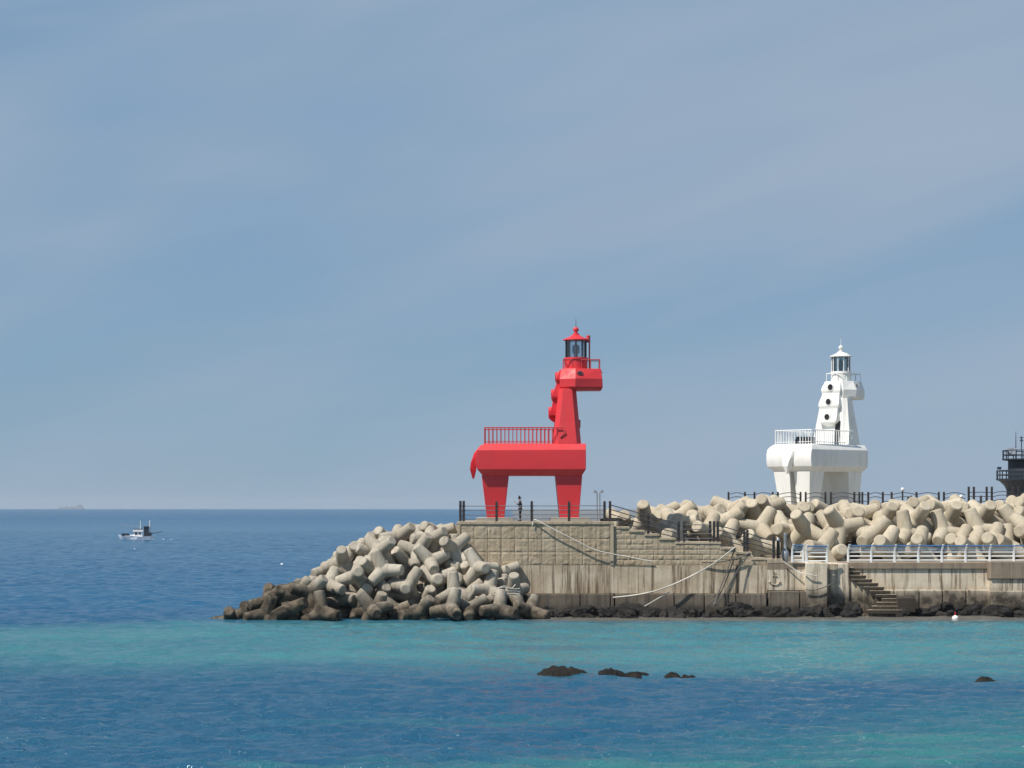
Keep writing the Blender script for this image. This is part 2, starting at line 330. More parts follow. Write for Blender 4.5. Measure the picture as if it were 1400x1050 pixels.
def stepped():
    t = thing('stepped_wall', 'stepped stair wall of coarse stone courses descending right from the platform', 'wall', (0, YF, 0))
    o = lambda mb, name, m, **k: mb.build(name, M[m], t, loc=(0, -YF, 0), **k)
    y = YF+.12; mb = MB(); cp = MB()
    for a, b, zt in STEPS:
        mb.box(X(a), X(b), y, y+3, Z(773), Z(zt)-.16)
        cp.box(X(a)+(.002 if a > 839 else .03), X(b)+.06, y-.08, y+3.0, Z(zt)-.16, Z(zt))
    o(mb, 'core', 'coping'); o(cp, 'step_coping', 'coping', bevel=.02)
    p = MB(); rows = [Z(772.5)+i*.375 for i in range(9)]; rq = random.Random(8)
    def keep(a, b, lo, hi):
        m = min(Z(zt)-.17 for s, e, zt in STEPS if X(e) > a+.05 and X(s) < b-.05); return hi < m+.04
    for r0, r1 in zip(rows[:-1], rows[1:]):           # courses laid in running bond, stones of uneven length
        xs = [X(841)]
        while xs[-1] < X(1048)-.7: xs.append(xs[-1]+rq.uniform(.45, 1.35))
        xs[-1] = X(1048)
        relief_panels(p, 0, 0, y, xs, [r0+rq.uniform(-.012, .012), r1], .055, 9+r0, keep, .006)
    o(p, 'stone_courses', 'panel', smooth=60)
    o(MB().box(X(839), X(1049), YF-.01, YF+3.1, Z(811), Z(773)), 'plain_face', 'plain')
    j = MB()
    for px in (858, 872, 929, 1022): j.box(X(px)-.02, X(px)+.02, YF-.035, YF+.01, Z(811), Z(773)-.01)
    o(j, 'formwork_rib', 'plain')
    f = MB(); xs = [X(840), X(921), X(962), X(1005), X(1047)]
    for a, b in zip(xs[:-1], xs[1:]): f.box(a+.035, b-.035, YF-.7, YF+2, -1.5, Z(811)-.02)
    o(f, 'footing', 'footing', bevel=.05)
stepped()
def anchor_block():
    t = thing('anchor_wall', 'stained wall block bearing a small raised anchor emblem', 'wall', (0, YF, 0))
    o = lambda mb, name, m, **k: mb.build(name, M[m], t, loc=(0, -YF, 0), **k)
    o(MB().box(X(1049)+.003, X(1101), YF-.06, YF+4, Z(807), Z(779)), 'plain_face', 'quay')
    o(MB().box(X(1049)+.003, X(1101), YF-.05, YF+4, Z(779), Z(770)), 'top_band', 'quay_top')
    o(MB().box(X(1049)+.003, X(1070), YF-.07, YF+2.5, Z(770), Z(764)), 'top_step', 'coping', bevel=.02)
    a = MB(); cx, s = X(1059), 1/18.7; zz = lambda py: Z(py); y = YF-.085
    a.tube([(cx, y, zz(785)), (cx, y, zz(799))], .05, 6); a.tube([(cx-.16, y, zz(787.5)), (cx+.16, y, zz(787.5))], .045, 6)
    a.tube([(cx+.36*math.sin(q), y, zz(795)-.24*math.cos(q)) for q in [R(d) for d in range(-85, 86, 17)]], .055, 6)
    a.tube([(cx+.08*math.cos(q), y, zz(784)+.08*math.sin(q)) for q in [R(d) for d in range(0, 361, 30)]], .03, 6)
    for sgn in (-1, 1): a.tube([(cx+sgn*.36, y, zz(795)+.16), (cx+sgn*.36, y, zz(795)-.04)], [.01, .1], 6)
    o(a, 'anchor_emblem', 'plain')
    f = MB()
    for p, q in ((1049, 1092), (1092, 1102)): f.box(X(p)+.04, X(q)-.03, YF-.66, YF+2, -1.5, Z(808))
    o(f, 'footing', 'footing', bevel=.05)
anchor_block()
YQ = 157.6                                            # face of the long quay wall to the right
XQ = lambda px: PX(px, YQ)
ZQ = lambda py: PZ(py, YQ)
QTOP = ZQ(769)
def landing():
    t = thing('landing_wall', 'flat light brown wall section between the anchor block and the stone steps', 'wall', (0, 155, 0))
    o = lambda mb, name, m, **k: mb.build(name, M[m], t, loc=(0, -155, 0), **k)
    y = 155.3
    o(MB().box(PX(1102, y), PX(1131, y), y, y+5, -1.5, PZ(770, y)), 'pier_face', 'quay', bevel=.03)
    o(MB().box(PX(1131, y), PX(1164, y), y+1.0, y+5, -1.5, PZ(771, y)-.02), 'stair_cheek', 'quay', bevel=.03)
landing()
def stairs():
    t = thing('stone_stairs', 'worn stone steps descending the quay wall to the water', 'stairs', (PX(1190, 156), 156, 0))
    lx, ly = t.location.x, t.location.y
    n = 13
    for k in range(n):
        py = 771+k*5.25; y = 157.4-k*.25; z = PZ(py, y); a = PX(1131+k*8.2 if k < 9 else 1205-(k-9)*6.5, y); b = PX(1159+k*8.2 if k < 9 else 1226+(k-9)*2, y)
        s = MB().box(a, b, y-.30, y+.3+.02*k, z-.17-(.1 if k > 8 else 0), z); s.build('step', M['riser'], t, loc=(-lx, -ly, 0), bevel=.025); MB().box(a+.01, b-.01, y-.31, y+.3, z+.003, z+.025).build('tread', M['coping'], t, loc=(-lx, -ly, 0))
        s = MB().box(a+.02, b-.02, y-.1, 158, max(z-4.2, -1.5), z-.172-(.1 if k > 8 else 0)); s.build('step_base', M['quay'], t, loc=(-lx, -ly, 0))
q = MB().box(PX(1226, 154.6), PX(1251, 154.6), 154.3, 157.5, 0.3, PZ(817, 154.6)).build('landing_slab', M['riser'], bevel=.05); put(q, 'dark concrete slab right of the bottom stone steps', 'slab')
stairs()
def quay():
    t = thing('quay_wall', 'long pale quay wall streaked with brown stains under the white railing', 'wall', (XQ(1250), YQ, 0))
    o = lambda mb, name, m, **k: mb.build(name, M[m], t, loc=(-XQ(1250), -YQ, 0), **k)
    x0, x1 = XQ(1150), XQ(1354)
    o(MB().box(x0, x1, YQ, YQ+3.4, 1.0, ZQ(778)), 'plain_face', 'quay')
    o(MB().box(x0, x1, YQ-.14, YQ+3.4, ZQ(778), QTOP), 'coping', 'quay_top', bevel=.04)
    f = MB()
    for a, b in ((1165, 1222), (1222, 1256), (1256, 1288), (1288, 1320), (1320, 1353)): f.box(XQ(a)+.02, XQ(b)-.02, YQ-.3, YQ+2, -1.5, ZQ(806)+.0)
    o(f, 'footing', 'quay', bevel=.09)
    t = thing('quay_pier', 'projecting grey concrete pier block with a heavy cap at the right edge', 'wall', (XQ(1380), YQ, 0))
    o = lambda mb, name, m, **k: mb.build(name, M[m], t, loc=(-XQ(1380), -YQ, 0), **k)
    y = YQ-1.2
    o(MB().box(PX(1354, y), PX(1500, y), y, y+4.6, ZQ(791), PZ(768, y)), 'cap', 'quay_top', bevel=.05)
    o(MB().box(PX(1356, y), PX(1500, y), y+.15, y+4.6, 1.0, ZQ(791)), 'shaft', 'quay')
    o(MB().box(PX(1355.5, y), PX(1500, y), y+.02, y+4.6, -1.5, ZQ(807)), 'footing', 'quay', bevel=.06)
quay()
# promenade behind the quay railing, bank under the tetrapods, upper mole with walkway
put(MB().box(X(1049), 75, YQ+3.403, 165, -1, 3.75).build('promenade', M['deck']), kind='structure')
bank = MB(); nx = 40
loops = []
for i in range(nx+1):
    xx = X(845)+(75-X(845))*i/nx; top = 5.3 if xx < 12 else 7.0
    top = 5.2+min(1, max(0, (xx-9)/9))*1.7
    loops.append([(xx, 160.2, 2), (xx, 163.6, 3.4), (xx, 174.2, top), (xx, 178.0, top+.3), (xx, 200, 6.4), (xx, 205, -1), (xx, 160.2, -1)])
bank.loft(loops); put(bank.build('rubble_bank', M['footing']), kind='structure')
put(MB().box(X(985)*1.12, 75, 176.5, 196, 5, 7.57).build('upper_walkway', M['deck'], bevel=.05), kind='structure')
mound = MB(); loops = []
for k in range(13):                                   # dark core of the seaward pile
    u = k/12; hh = 5.0*min(1, u*1.25)**.9
    xx = PX(335, 155)+(PX(625, 156)-PX(335, 155)-.05)*u
    loops.append([(xx, 153.0-.9*u, -1), (xx, 154.6, hh*.22), (xx, 156.5, hh*.55), (xx, 159.5, hh*.93), (xx, 163, hh), (xx, 167, hh*.6), (xx, 171, -1)])
mound.loft(loops); put(mound.build('seaward_rubble', M['rubble']), kind='structure')
put(MB().box(X(622), X(720), 153.4, 155.2, -1, 1.6).build('toe_rubble', M['rubble']), kind='structure')

# ------------------------------------------------------------------ tetrapods
TETRA_SEAWARD = [(-9.30,157.97,5.37, 0.092,0.990,0.009,-0.104),
(-8.30,156.96,5.70, -0.186,-0.702,-0.147,0.671),
(-5.67,157.95,5.98, 0.433,-0.477,0.348,0.681),
(-5.95,155.64,5.54, -0.136,0.054,0.506,0.850),
(-5.81,156.81,4.50, -0.416,-0.505,-0.614,-0.441),
(-6.84,154.99,4.71, 0.867,0.282,0.195,0.362),
(-4.31,154.86,4.88, 0.100,-0.590,0.766,-0.235),
(-9.16,156.16,4.65, -0.124,0.258,-0.424,-0.859),
(-9.58,154.28,4.73, -0.406,0.363,-0.809,-0.220),
(-4.20,155.38,4.44, -0.365,0.131,-0.791,0.473),
(-8.44,156.60,3.15, 0.268,-0.663,0.378,0.589),
(-9.92,155.25,3.28, 0.082,0.455,-0.868,0.180),
(-7.44,152.45,2.26, -0.032,0.008,0.740,-0.672),
(-8.43,153.62,1.68, -0.293,0.012,0.150,0.944),
(-5.33,152.90,2.70, 0.187,0.214,-0.650,0.705),
(-5.88,153.88,3.99, 0.633,0.302,-0.216,-0.680),
(-3.41,155.39,3.77, -0.502,0.097,-0.140,-0.848),
(-2.93,154.90,2.74, -0.422,-0.662,-0.405,-0.469),
(-0.86,155.47,3.06, 0.319,-0.562,0.247,0.722),
(-2.42,153.20,3.57, -0.627,0.658,-0.311,0.276),
(-4.11,151.65,1.80, 0.536,0.202,-0.787,0.229),
(-6.16,152.95,1.02, -0.023,0.367,-0.428,-0.826),
(-5.46,152.34,0.36, 0.290,-0.526,0.131,-0.789),
(-1.67,152.16,1.98, -0.295,0.170,0.126,0.932),
(-0.57,154.12,1.55, -0.565,-0.179,0.758,-0.273),
(0.13,152.90,1.86, -0.534,0.597,0.483,-0.353),
(-3.85,154.12,2.47, 0.931,-0.295,-0.052,0.211),
(-3.01,150.53,0.66, -0.380,0.467,0.113,-0.790),
(-2.06,152.15,0.70, 0.096,0.632,0.687,0.346),
(-0.89,150.19,0.66, 0.600,0.644,-0.290,-0.375),
(-8.16,152.12,0.45, 0.142,-0.250,-0.918,-0.273),
(-9.78,149.84,0.68, -0.632,-0.008,-0.643,-0.433),
(-4.24,149.56,0.76, -0.446,0.733,-0.513,0.017),
(-6.57,150.49,0.42, 0.681,0.452,-0.574,-0.044),
(1.31,151.76,0.46, 0.587,-0.165,0.368,0.702),
(-11.53,155.86,4.50, 0.852,-0.306,0.334,0.263),
(-12.22,154.09,3.97, -0.090,0.771,-0.552,0.305),
(-11.51,156.95,3.53, 0.640,0.401,0.036,0.654),
(-10.22,157.06,4.88, 0.111,0.133,0.461,-0.870),
(-10.09,155.31,4.46, 0.915,-0.230,0.257,-0.210),
(-10.01,153.40,3.15, 0.715,0.442,0.010,-0.542),
(-11.86,154.58,3.04, -0.907,-0.006,-0.397,0.142),
(-13.21,155.22,3.34, -0.644,-0.472,0.602,-0.013),
(-11.09,152.31,3.02, 0.149,-0.796,-0.100,0.578),
(-15.25,152.87,1.93, -0.141,0.682,-0.093,-0.712),
(-13.12,152.26,2.32, -0.240,0.895,-0.327,-0.186),
(-14.38,154.30,2.06, 0.674,-0.415,0.295,0.536),
(-16.95,153.60,1.51, -0.854,-0.484,0.189,0.007),
(-17.15,150.84,1.22, -0.245,0.243,-0.939,0.004),
(-17.16,152.63,0.61, 0.004,0.472,-0.880,-0.056),
(-19.90,151.04,-0.16, 0.634,-0.484,-0.548,0.253),
(-18.93,153.26,0.13, -0.690,0.524,0.448,-0.218),
(-17.38,150.05,0.34, -0.365,-0.741,0.052,0.561),
(-15.75,150.12,0.67, -0.222,-0.679,-0.397,0.577),
(-14.44,152.05,1.23, 0.022,-0.587,0.591,-0.552),
(-12.45,152.42,1.14, 0.131,-0.278,0.919,0.246),
(-11.23,152.88,0.18, 0.617,-0.003,-0.669,0.415),
(-10.91,152.33,1.21, 0.652,-0.481,-0.285,0.511),
(-9.58,151.17,0.50, -0.642,0.597,-0.430,-0.214),
(-15.19,151.25,1.59, 0.714,0.401,-0.566,0.095),
(-14.30,151.11,1.90, 0.192,0.680,0.707,0.011),
(-9.66,153.30,1.47, -0.070,-0.577,0.086,0.809),
(-15.93,153.44,0.81, 0.656,0.397,0.063,-0.639),
(-9.25,152.80,3.39, -0.021,-0.635,-0.621,0.459),
(-13.39,150.16,0.52, 0.198,0.727,-0.204,0.625),
(-11.07,159.68,4.18, 0.708,-0.577,-0.362,-0.187),
(-12.90,158.85,3.36, 0.045,-0.862,0.297,-0.408),
(-10.77,160.52,4.83, -0.237,-0.774,-0.580,-0.088),
(-7.18,159.11,5.60, 0.534,0.661,0.118,0.513),
(-5.19,159.90,4.37, 0.850,0.186,-0.492,-0.028),
(-7.58,155.62,3.95, 0.842,-0.529,0.036,-0.102),
(-6.39,156.09,2.45, 0.185,0.815,0.167,-0.523),
(-9.61,157.64,2.32, 0.942,0.084,-0.163,-0.281),
(-2.56,154.99,1.64, 0.797,-0.510,0.312,0.090),
(-1.48,155.23,2.72, -0.801,-0.083,-0.513,0.299),
(-13.52,155.92,2.21, -0.251,0.508,0.499,-0.656),
(-12.04,156.85,1.65, -0.596,-0.483,-0.507,-0.393),
(-16.03,156.82,1.68, 0.178,0.006,-0.628,-0.757),
(-14.47,156.39,2.20, 0.260,-0.244,0.932,-0.065),
(-12.95,157.38,3.35, 0.025,0.223,-0.568,-0.792),
(-11.67,156.11,2.71, -0.089,0.670,0.655,-0.339),
(-10.93,158.14,4.81, 0.043,0.010,0.593,0.804),
(-9.73,159.02,3.72, 0.513,0.158,-0.844,0.004),
(-8.80,160.02,5.34, -0.214,0.437,-0.184,0.854),
(-7.72,161.09,5.54, 0.103,0.247,-0.957,-0.107),
(-6.24,161.44,5.80, -0.773,-0.173,-0.536,0.291),
(-5.01,161.00,5.34, 0.177,0.690,0.681,0.166),
(-8.12,158.08,3.72, 0.495,-0.705,0.293,0.414),
(-6.50,158.21,3.29, 0.553,0.113,0.802,-0.196),
(-5.33,155.48,2.18, -0.217,-0.758,0.092,0.608),
(-3.84,154.89,2.76, -0.211,0.445,0.643,0.587),
(-9.61,155.77,2.23, 0.490,-0.114,-0.753,0.425),
(-11.74,154.88,1.29, -0.370,0.307,0.510,0.713),
(-13.19,154.33,1.37, -0.157,-0.783,0.150,-0.583),
(-7.53,156.44,1.60, -0.538,-0.299,0.775,-0.145),
(-3.19,153.09,1.55, -0.411,0.364,0.419,-0.724),
(-1.59,153.92,2.17, -0.214,-0.135,0.276,0.927),
(-5.01,157.78,4.11, -0.669,0.421,0.395,0.469),
(-14.92,155.17,1.03, 0.856,0.260,-0.446,0.002)]
TETRA_HARBOUR = [(8.81,169.22,6.48, 0.001,-0.963,-0.185,0.198),
(10.45,168.11,6.93, -0.216,-0.154,-0.385,0.884),
(11.84,171.23,7.14, 0.078,-0.696,0.713,0.036),
(11.75,169.17,6.29, -0.503,-0.353,-0.323,0.720),
(13.00,168.35,6.89, 0.293,0.316,-0.394,-0.812),
(14.35,172.09,7.25, -0.483,-0.397,-0.333,0.706),
(14.35,168.39,6.13, -0.300,0.052,-0.520,-0.798),
(15.92,171.54,7.12, 0.020,0.841,-0.540,-0.002),
(17.82,171.75,7.67, -0.036,0.782,-0.619,-0.062),
(17.44,170.30,6.87, 0.530,-0.145,0.355,-0.756),
(16.43,167.51,6.65, -0.606,-0.698,0.381,0.021),
(19.46,170.86,7.08, -0.085,-0.159,-0.401,0.898),
(20.20,171.32,7.74, 0.482,-0.567,0.174,-0.645),
(12.66,165.67,6.37, 0.085,-0.571,-0.799,-0.165),
(12.41,163.72,5.60, -0.546,0.471,0.692,0.041),
(15.11,165.17,5.84, -0.033,0.286,0.502,-0.815),
(16.57,165.04,5.36, 0.429,0.304,0.851,-0.004),
(19.49,167.30,6.20, -0.467,-0.534,0.332,0.622),
(23.31,172.35,7.32, -0.093,-0.341,-0.463,-0.813),
(22.73,165.65,6.22, -0.453,0.104,-0.491,-0.737),
(25.54,172.23,7.34, -0.488,0.152,0.504,-0.696),
(23.12,169.63,6.92, 0.025,-0.876,0.022,0.481),
(25.33,168.01,6.16, -0.302,0.949,-0.011,0.085),
(25.36,165.17,6.31, -0.094,-0.555,-0.779,0.278),
(26.78,170.29,6.87, -0.423,-0.072,0.508,0.747),
(26.99,168.09,6.73, 0.191,0.663,0.459,0.559),
(27.21,168.86,7.19, -0.369,-0.532,-0.390,0.655),
(28.91,171.38,7.33, 0.181,-0.573,0.179,0.779),
(27.65,164.48,5.67, -0.174,0.955,0.007,0.241),
(21.36,166.74,6.00, 0.203,-0.969,0.027,0.140),
(24.49,162.94,4.16, 0.530,0.499,-0.321,0.605),
(23.48,162.22,4.63, -0.423,0.317,-0.045,0.848),
(20.44,173.64,7.67, -0.242,-0.251,-0.449,-0.823),
(18.68,163.61,4.85, -0.304,0.623,-0.346,0.632),
(29.23,168.11,6.79, -0.452,-0.565,0.680,0.122),
(28.69,166.87,5.83, 0.310,-0.878,0.335,0.145),
(30.68,166.06,5.81, 0.030,-0.452,0.728,0.514),
(31.95,171.77,7.15, -0.270,0.148,0.574,0.759),
(31.77,167.80,6.84, 0.441,0.572,-0.681,-0.117),
(32.01,171.14,7.69, 0.193,0.092,-0.569,0.794),
(33.76,167.14,5.87, -0.555,-0.807,0.095,0.178),
(34.89,170.06,6.80, -0.374,0.774,-0.152,0.488),
(34.22,170.96,7.67, -0.028,0.446,-0.891,-0.075),
(36.55,171.62,7.50, -0.750,-0.067,-0.650,-0.099),
(36.58,167.08,6.01, -0.410,-0.261,0.774,-0.405),
(37.52,169.73,7.09, -0.688,0.175,0.422,0.564),
(40.03,171.82,7.43, -0.436,0.566,-0.327,-0.618),
(39.83,168.30,6.47, -0.738,-0.353,-0.467,-0.335),
(41.38,173.19,7.78, 0.046,0.580,0.813,-0.021),
(39.95,165.11,6.06, -0.465,0.384,-0.423,0.676),
(31.14,163.75,4.84, 0.694,0.402,-0.394,0.449),
(34.64,165.57,4.91, 0.269,0.233,-0.796,-0.490),
(37.01,164.30,5.04, -0.707,-0.354,0.476,-0.385),
(28.42,162.96,4.87, 0.542,-0.355,-0.023,-0.762),
(35.17,164.10,4.59, 0.551,-0.618,-0.561,0.009),
(38.18,164.70,4.92, -0.557,-0.272,-0.785,-0.005),
(41.24,169.30,7.01, 0.760,-0.577,-0.267,-0.137),
(40.64,166.54,5.94, -0.685,-0.266,0.663,0.146),
(41.64,170.96,7.75, -0.109,0.655,0.747,0.023),
(43.26,170.58,7.22, 0.574,-0.104,-0.561,0.587),
(42.26,166.21,6.11, 0.620,0.580,-0.496,-0.181),
(41.35,162.96,4.77, -0.035,-0.488,0.289,-0.823),
(43.59,165.01,5.56, 0.895,0.103,0.349,-0.258),
(43.42,162.19,4.18, -0.085,0.225,-0.167,0.956),
(46.32,169.26,7.28, -0.187,0.402,-0.420,0.792),
(45.64,166.46,6.13, 0.262,-0.854,0.141,-0.427),
(45.30,163.00,4.76, -0.141,-0.311,0.319,0.884),
(49.29,170.81,7.22, 0.786,0.168,0.555,-0.215),
(47.49,165.00,5.55, 0.410,0.130,0.579,0.692),
(47.27,162.17,4.22, 0.959,0.242,0.021,-0.149),
(51.13,169.49,7.14, -0.208,0.142,0.530,0.810),
(49.58,164.30,5.31, -0.684,-0.538,-0.243,-0.429),
(44.31,171.82,7.72, 0.796,-0.558,-0.143,-0.185),
(48.21,172.19,7.62, 0.698,0.630,-0.089,0.327)]

def tetra_mesh(size):
    mb = MB(); dirs = [Vector((0, 0, 1)), Vector((.9428, 0, -1/3)), Vector((-.4714, .8165, -1/3)), Vector((-.4714, -.8165, -1/3))]
    for d in dirs:
        q = Vector((0, 0, 1)).rotation_difference(d)
        loops = [[q @ Vector((r*math.cos(2*math.pi*k/28), r*math.sin(2*math.pi*k/28), z)) for k in range(28)] for r, z in ((.3, -.2), (.62, .1), (.57, .7), (.475, 1.74), (.455, 1.80), (.40, 1.86))]
        mb.loft(loops)
    bmh = MB().lathe([(.01, -.66), (.35, -.56), (.58, -.3), (.66, 0), (.58, .3), (.35, .56), (.01, .66)], 24); mb.add(bmh.v, bmh.f)
    mb.v = [(v[0]*size, v[1]*size, v[2]*size) for v in mb.v]
    o = mb.build('tetrapod', M['tetra_sea'])
    m = o.modifiers.new('remesh', 'REMESH'); m.mode = 'VOXEL'; m.voxel_size = .048; m.use_smooth_shade = True
    m = o.modifiers.new('smooth', 'SMOOTH'); m.factor = .5; m.iterations = 2
    dg = bpy.context.evaluated_depsgraph_get(); me = bpy.data.meshes.new_from_object(o.evaluated_get(dg))
    me.name = 'tetrapod'; bpy.data.objects.remove(o); return me
tm = tetra_mesh(.83); tm.materials.clear(); tm.materials.append(M['tetra_sea'])
tm2 = tetra_mesh(1.03); tm2.materials.clear(); tm2.materials.append(M['tetra_tan'])
ORD = 'first second third fourth fifth sixth seventh eighth ninth tenth eleventh twelfth thirteenth fourteenth fifteenth sixteenth seventeenth eighteenth nineteenth twentieth'.split()
ORD += ['twenty-'+w for w in ORD[:9]]+['thirtieth']
def screen(p): return 700+F*p[0]/p[1], Y0-F*(p[2]-H)/p[1]
def scatter(data, mesh, rows, group, where):
    its = []
    for d in data:
        o = bpy.data.objects.new('tetrapod', mesh); C.objects.link(o); o.location = d[:3]; o.rotation_mode = 'QUATERNION'; o.rotation_quaternion = d[3:]
        s = screen(d); r = next(i for i, (lim, w) in enumerate(rows) if d[2] >= lim); its.append((r, s[0], o))
    for r in range(len(rows)):
        for k, (_, _, o) in enumerate(sorted([i for i in its if i[0] == r], key=lambda t: t[1])):
            put(o, '%s, %s from the left %s' % (rows[r][1], ORD[k], where), 'tetrapod', group)
scatter(TETRA_SEAWARD, tm, [(5.2, 'pale tetrapod along the crest'), (4.0, 'pale grey tetrapod just under the crest'), (2.9, 'grey tetrapod at mid height'), (1.7, 'grey tetrapod low down'), (.7, 'brown stained tetrapod near the water'), (-9, 'dark wet tetrapod in the water')], 'tetrapods of the seaward pile', 'of the seaward pile')
scatter(TETRA_HARBOUR, tm2, [(7.4, 'tan tetrapod in the topmost row'), (6.4, 'tan tetrapod in the second row from top'), (5.3, 'tan tetrapod in the middle row'), (4.4, 'tan tetrapod in the second lowest row'), (-9, 'tan tetrapod lying lowest')], 'tan tetrapods behind the quay', 'behind the quay')

# ------------------------------------------------------------------ boulders
def rock_mesh(name, seed, mat, sub=4, rough=.75):
    import bmesh
    bm = bmesh.new(); bmesh.ops.create_icosphere(bm, subdivisions=sub, radius=1)
    rr = random.Random(seed)
    pl = [(Vector((rr.gauss(0, 1), rr.gauss(0, 1), rr.gauss(0, 1))).normalized(), rr.uniform(.55, .85)) for _ in range(9)]
    for v in bm.verts:
        d = v.co.normalized(); r = 1
        for n, q in pl:
            c = d.dot(n)
            if c > .05: r = min(r, q/c)
        k = float(vnoise(d.x*2.2+seed, d.y*2.2, d.z*2.2))+.5*float(vnoise(d.x*6+seed, d.y*6, d.z*6))
        v.co = d*r*(1+rough*(k-.75)*.5)
    me = bpy.data.meshes.new(name); bm.to_mesh(me); bm.free(); me.polygons.foreach_set('use_smooth', [True]*len(me.polygons)); me.set_sharp_from_angle(angle=R(24))
    me.materials.append(mat); return me
RM = [rock_mesh('boulder', s, M['rock']) for s in (1, 2, 3, 4, 5)]
def boulders():
    rr = random.Random(4); out = []
    segs = [(738, 838, 'below the rubble-faced platform wall'), (840, 1046, 'below the stepped wall'), (1048, 1100, 'below the anchor emblem block'), (1102, 1176, 'left of the bottom stone steps'), (1226, 1352, 'below the pale quay wall'), (1356, 1440, 'below the projecting pier')]
    for a, b, w in segs:
        px = a; row = []
        while px < b:
            big = rr.uniform(.45, .95) if w[0:4] != 'left' else rr.uniform(.5, 1)
            for lay in (0, 1):
                if lay and rr.random() < .15: continue
                y = (154.2 if lay == 0 else 155.0)+rr.uniform(-.25, .25)-(.4 if px < 1000 else -.3)
                if px > 1226: y += .9 if px < 1354 else -.2
                if 1102 <= px <= 1176: y -= .4
                s = big*rr.uniform(.8, 1.1)
                row.append((px+rr.uniform(-6, 6)+lay*9, y, (.03 if lay == 0 else .30)+rr.uniform(-.1, .18), s))
            px += big*rr.uniform(20, 28)
        row = [q for q in row if a-4 <= q[0] <= b+4]
        row.sort()
        for k, (px, y, z, s) in enumerate(row):
            o = bpy.data.objects.new('boulder', rr.choice(RM)); C.objects.link(o); o.location = (PX(px, y), y, z)
            o.scale = (s*rr.uniform(.9, 1.35), s*.8, s*rr.uniform(.5, .72)); o.rotation_euler = (rr.uniform(-.3, .3), rr.uniform(-.3, .3), rr.uniform(0, 6.28))
            put(o, 'dark %s boulder %s, %s from the left there' % ('low' if z < .25 else 'raised', w, ORD[k]), 'boulder', 'boulders along the foot of the walls')
boulders()
def sea_rock(label, px0, px1, pyt, pyb, seed, humps):
    Y = F*H/(pyb-Y0); x0, x1 = PX(px0, Y), PX(px1, Y); n, m = 64, 20; mb = MB(); vs = []; dep = (x1-x0)*.42+.4; hm = (pyb-pyt)*Y/F*.88
    for i in range(n):
        for j in range(m):
            u, v = i/(n-1), j/(m-1)
            prof = max(h*max(0, 1-abs((u-c)/w)**2.2) for c, w, h in humps)
            e = max(0, 1-(2*v-1)**2)**.7
            x = x0+(x1-x0)*u; y = Y+dep*(v)
            z = hm*prof*e*(.72+.55*float(vnoise(x*1.6+seed, y*1.6, seed)))+.12*(abs(float(vnoise(x*3.2, y*3.2, seed))-.5)*2-.4)*e+.10*(float(vnoise(x*8, y*8, seed))-.5)-.10
            vs.append((x-(x0+x1)/2, y-Y, z))
    mb.add(vs, [(i*m+j, (i+1)*m+j, (i+1)*m+j+1, i*m+j+1) for i in range(n-1) for j in range(m-1)])
    o = mb.build('sea_rock', M['sea_rock'], smooth=35); o.location = ((x0+x1)/2, Y, 0)
    put(o, label, 'rock', 'rocks breaking the water')
sea_rock('long low brown topped rock, leftmost of the rocks awash', 731, 816, 910, 925, 1, [(.38, .42, 1), (.62, .3, .9), (.85, .2, .35), (.12, .2, .4)])
sea_rock('black double humped rock in the middle of the rocks awash', 819, 895, 911, 926.5, 2, [(.26, .3, 1), (.68, .34, .68), (.1, .2, .7)])
sea_rock('thin dark rock barely breaking the water right of the double humped one', 902, 957, 917, 926.5, 3, [(.35, .25, 1), (.75, .32, .45), (.1, .2, .3)])
sea_rock('single small black rock alone at the right', 1326, 1365, 923, 932.5, 4, [(.55, .3, 1), (.3, .34, .5), (.85, .25, .5)])
sea_rock('tiny rock tip at the middle of the right hand water', 1153, 1170, 922.5, 925.5, 5, [(.5, .5, 1)])
sea_rock('tiny rock tip just left of a white splash', 1174, 1190, 923.5, 926.5, 6, [(.5, .5, 1)])

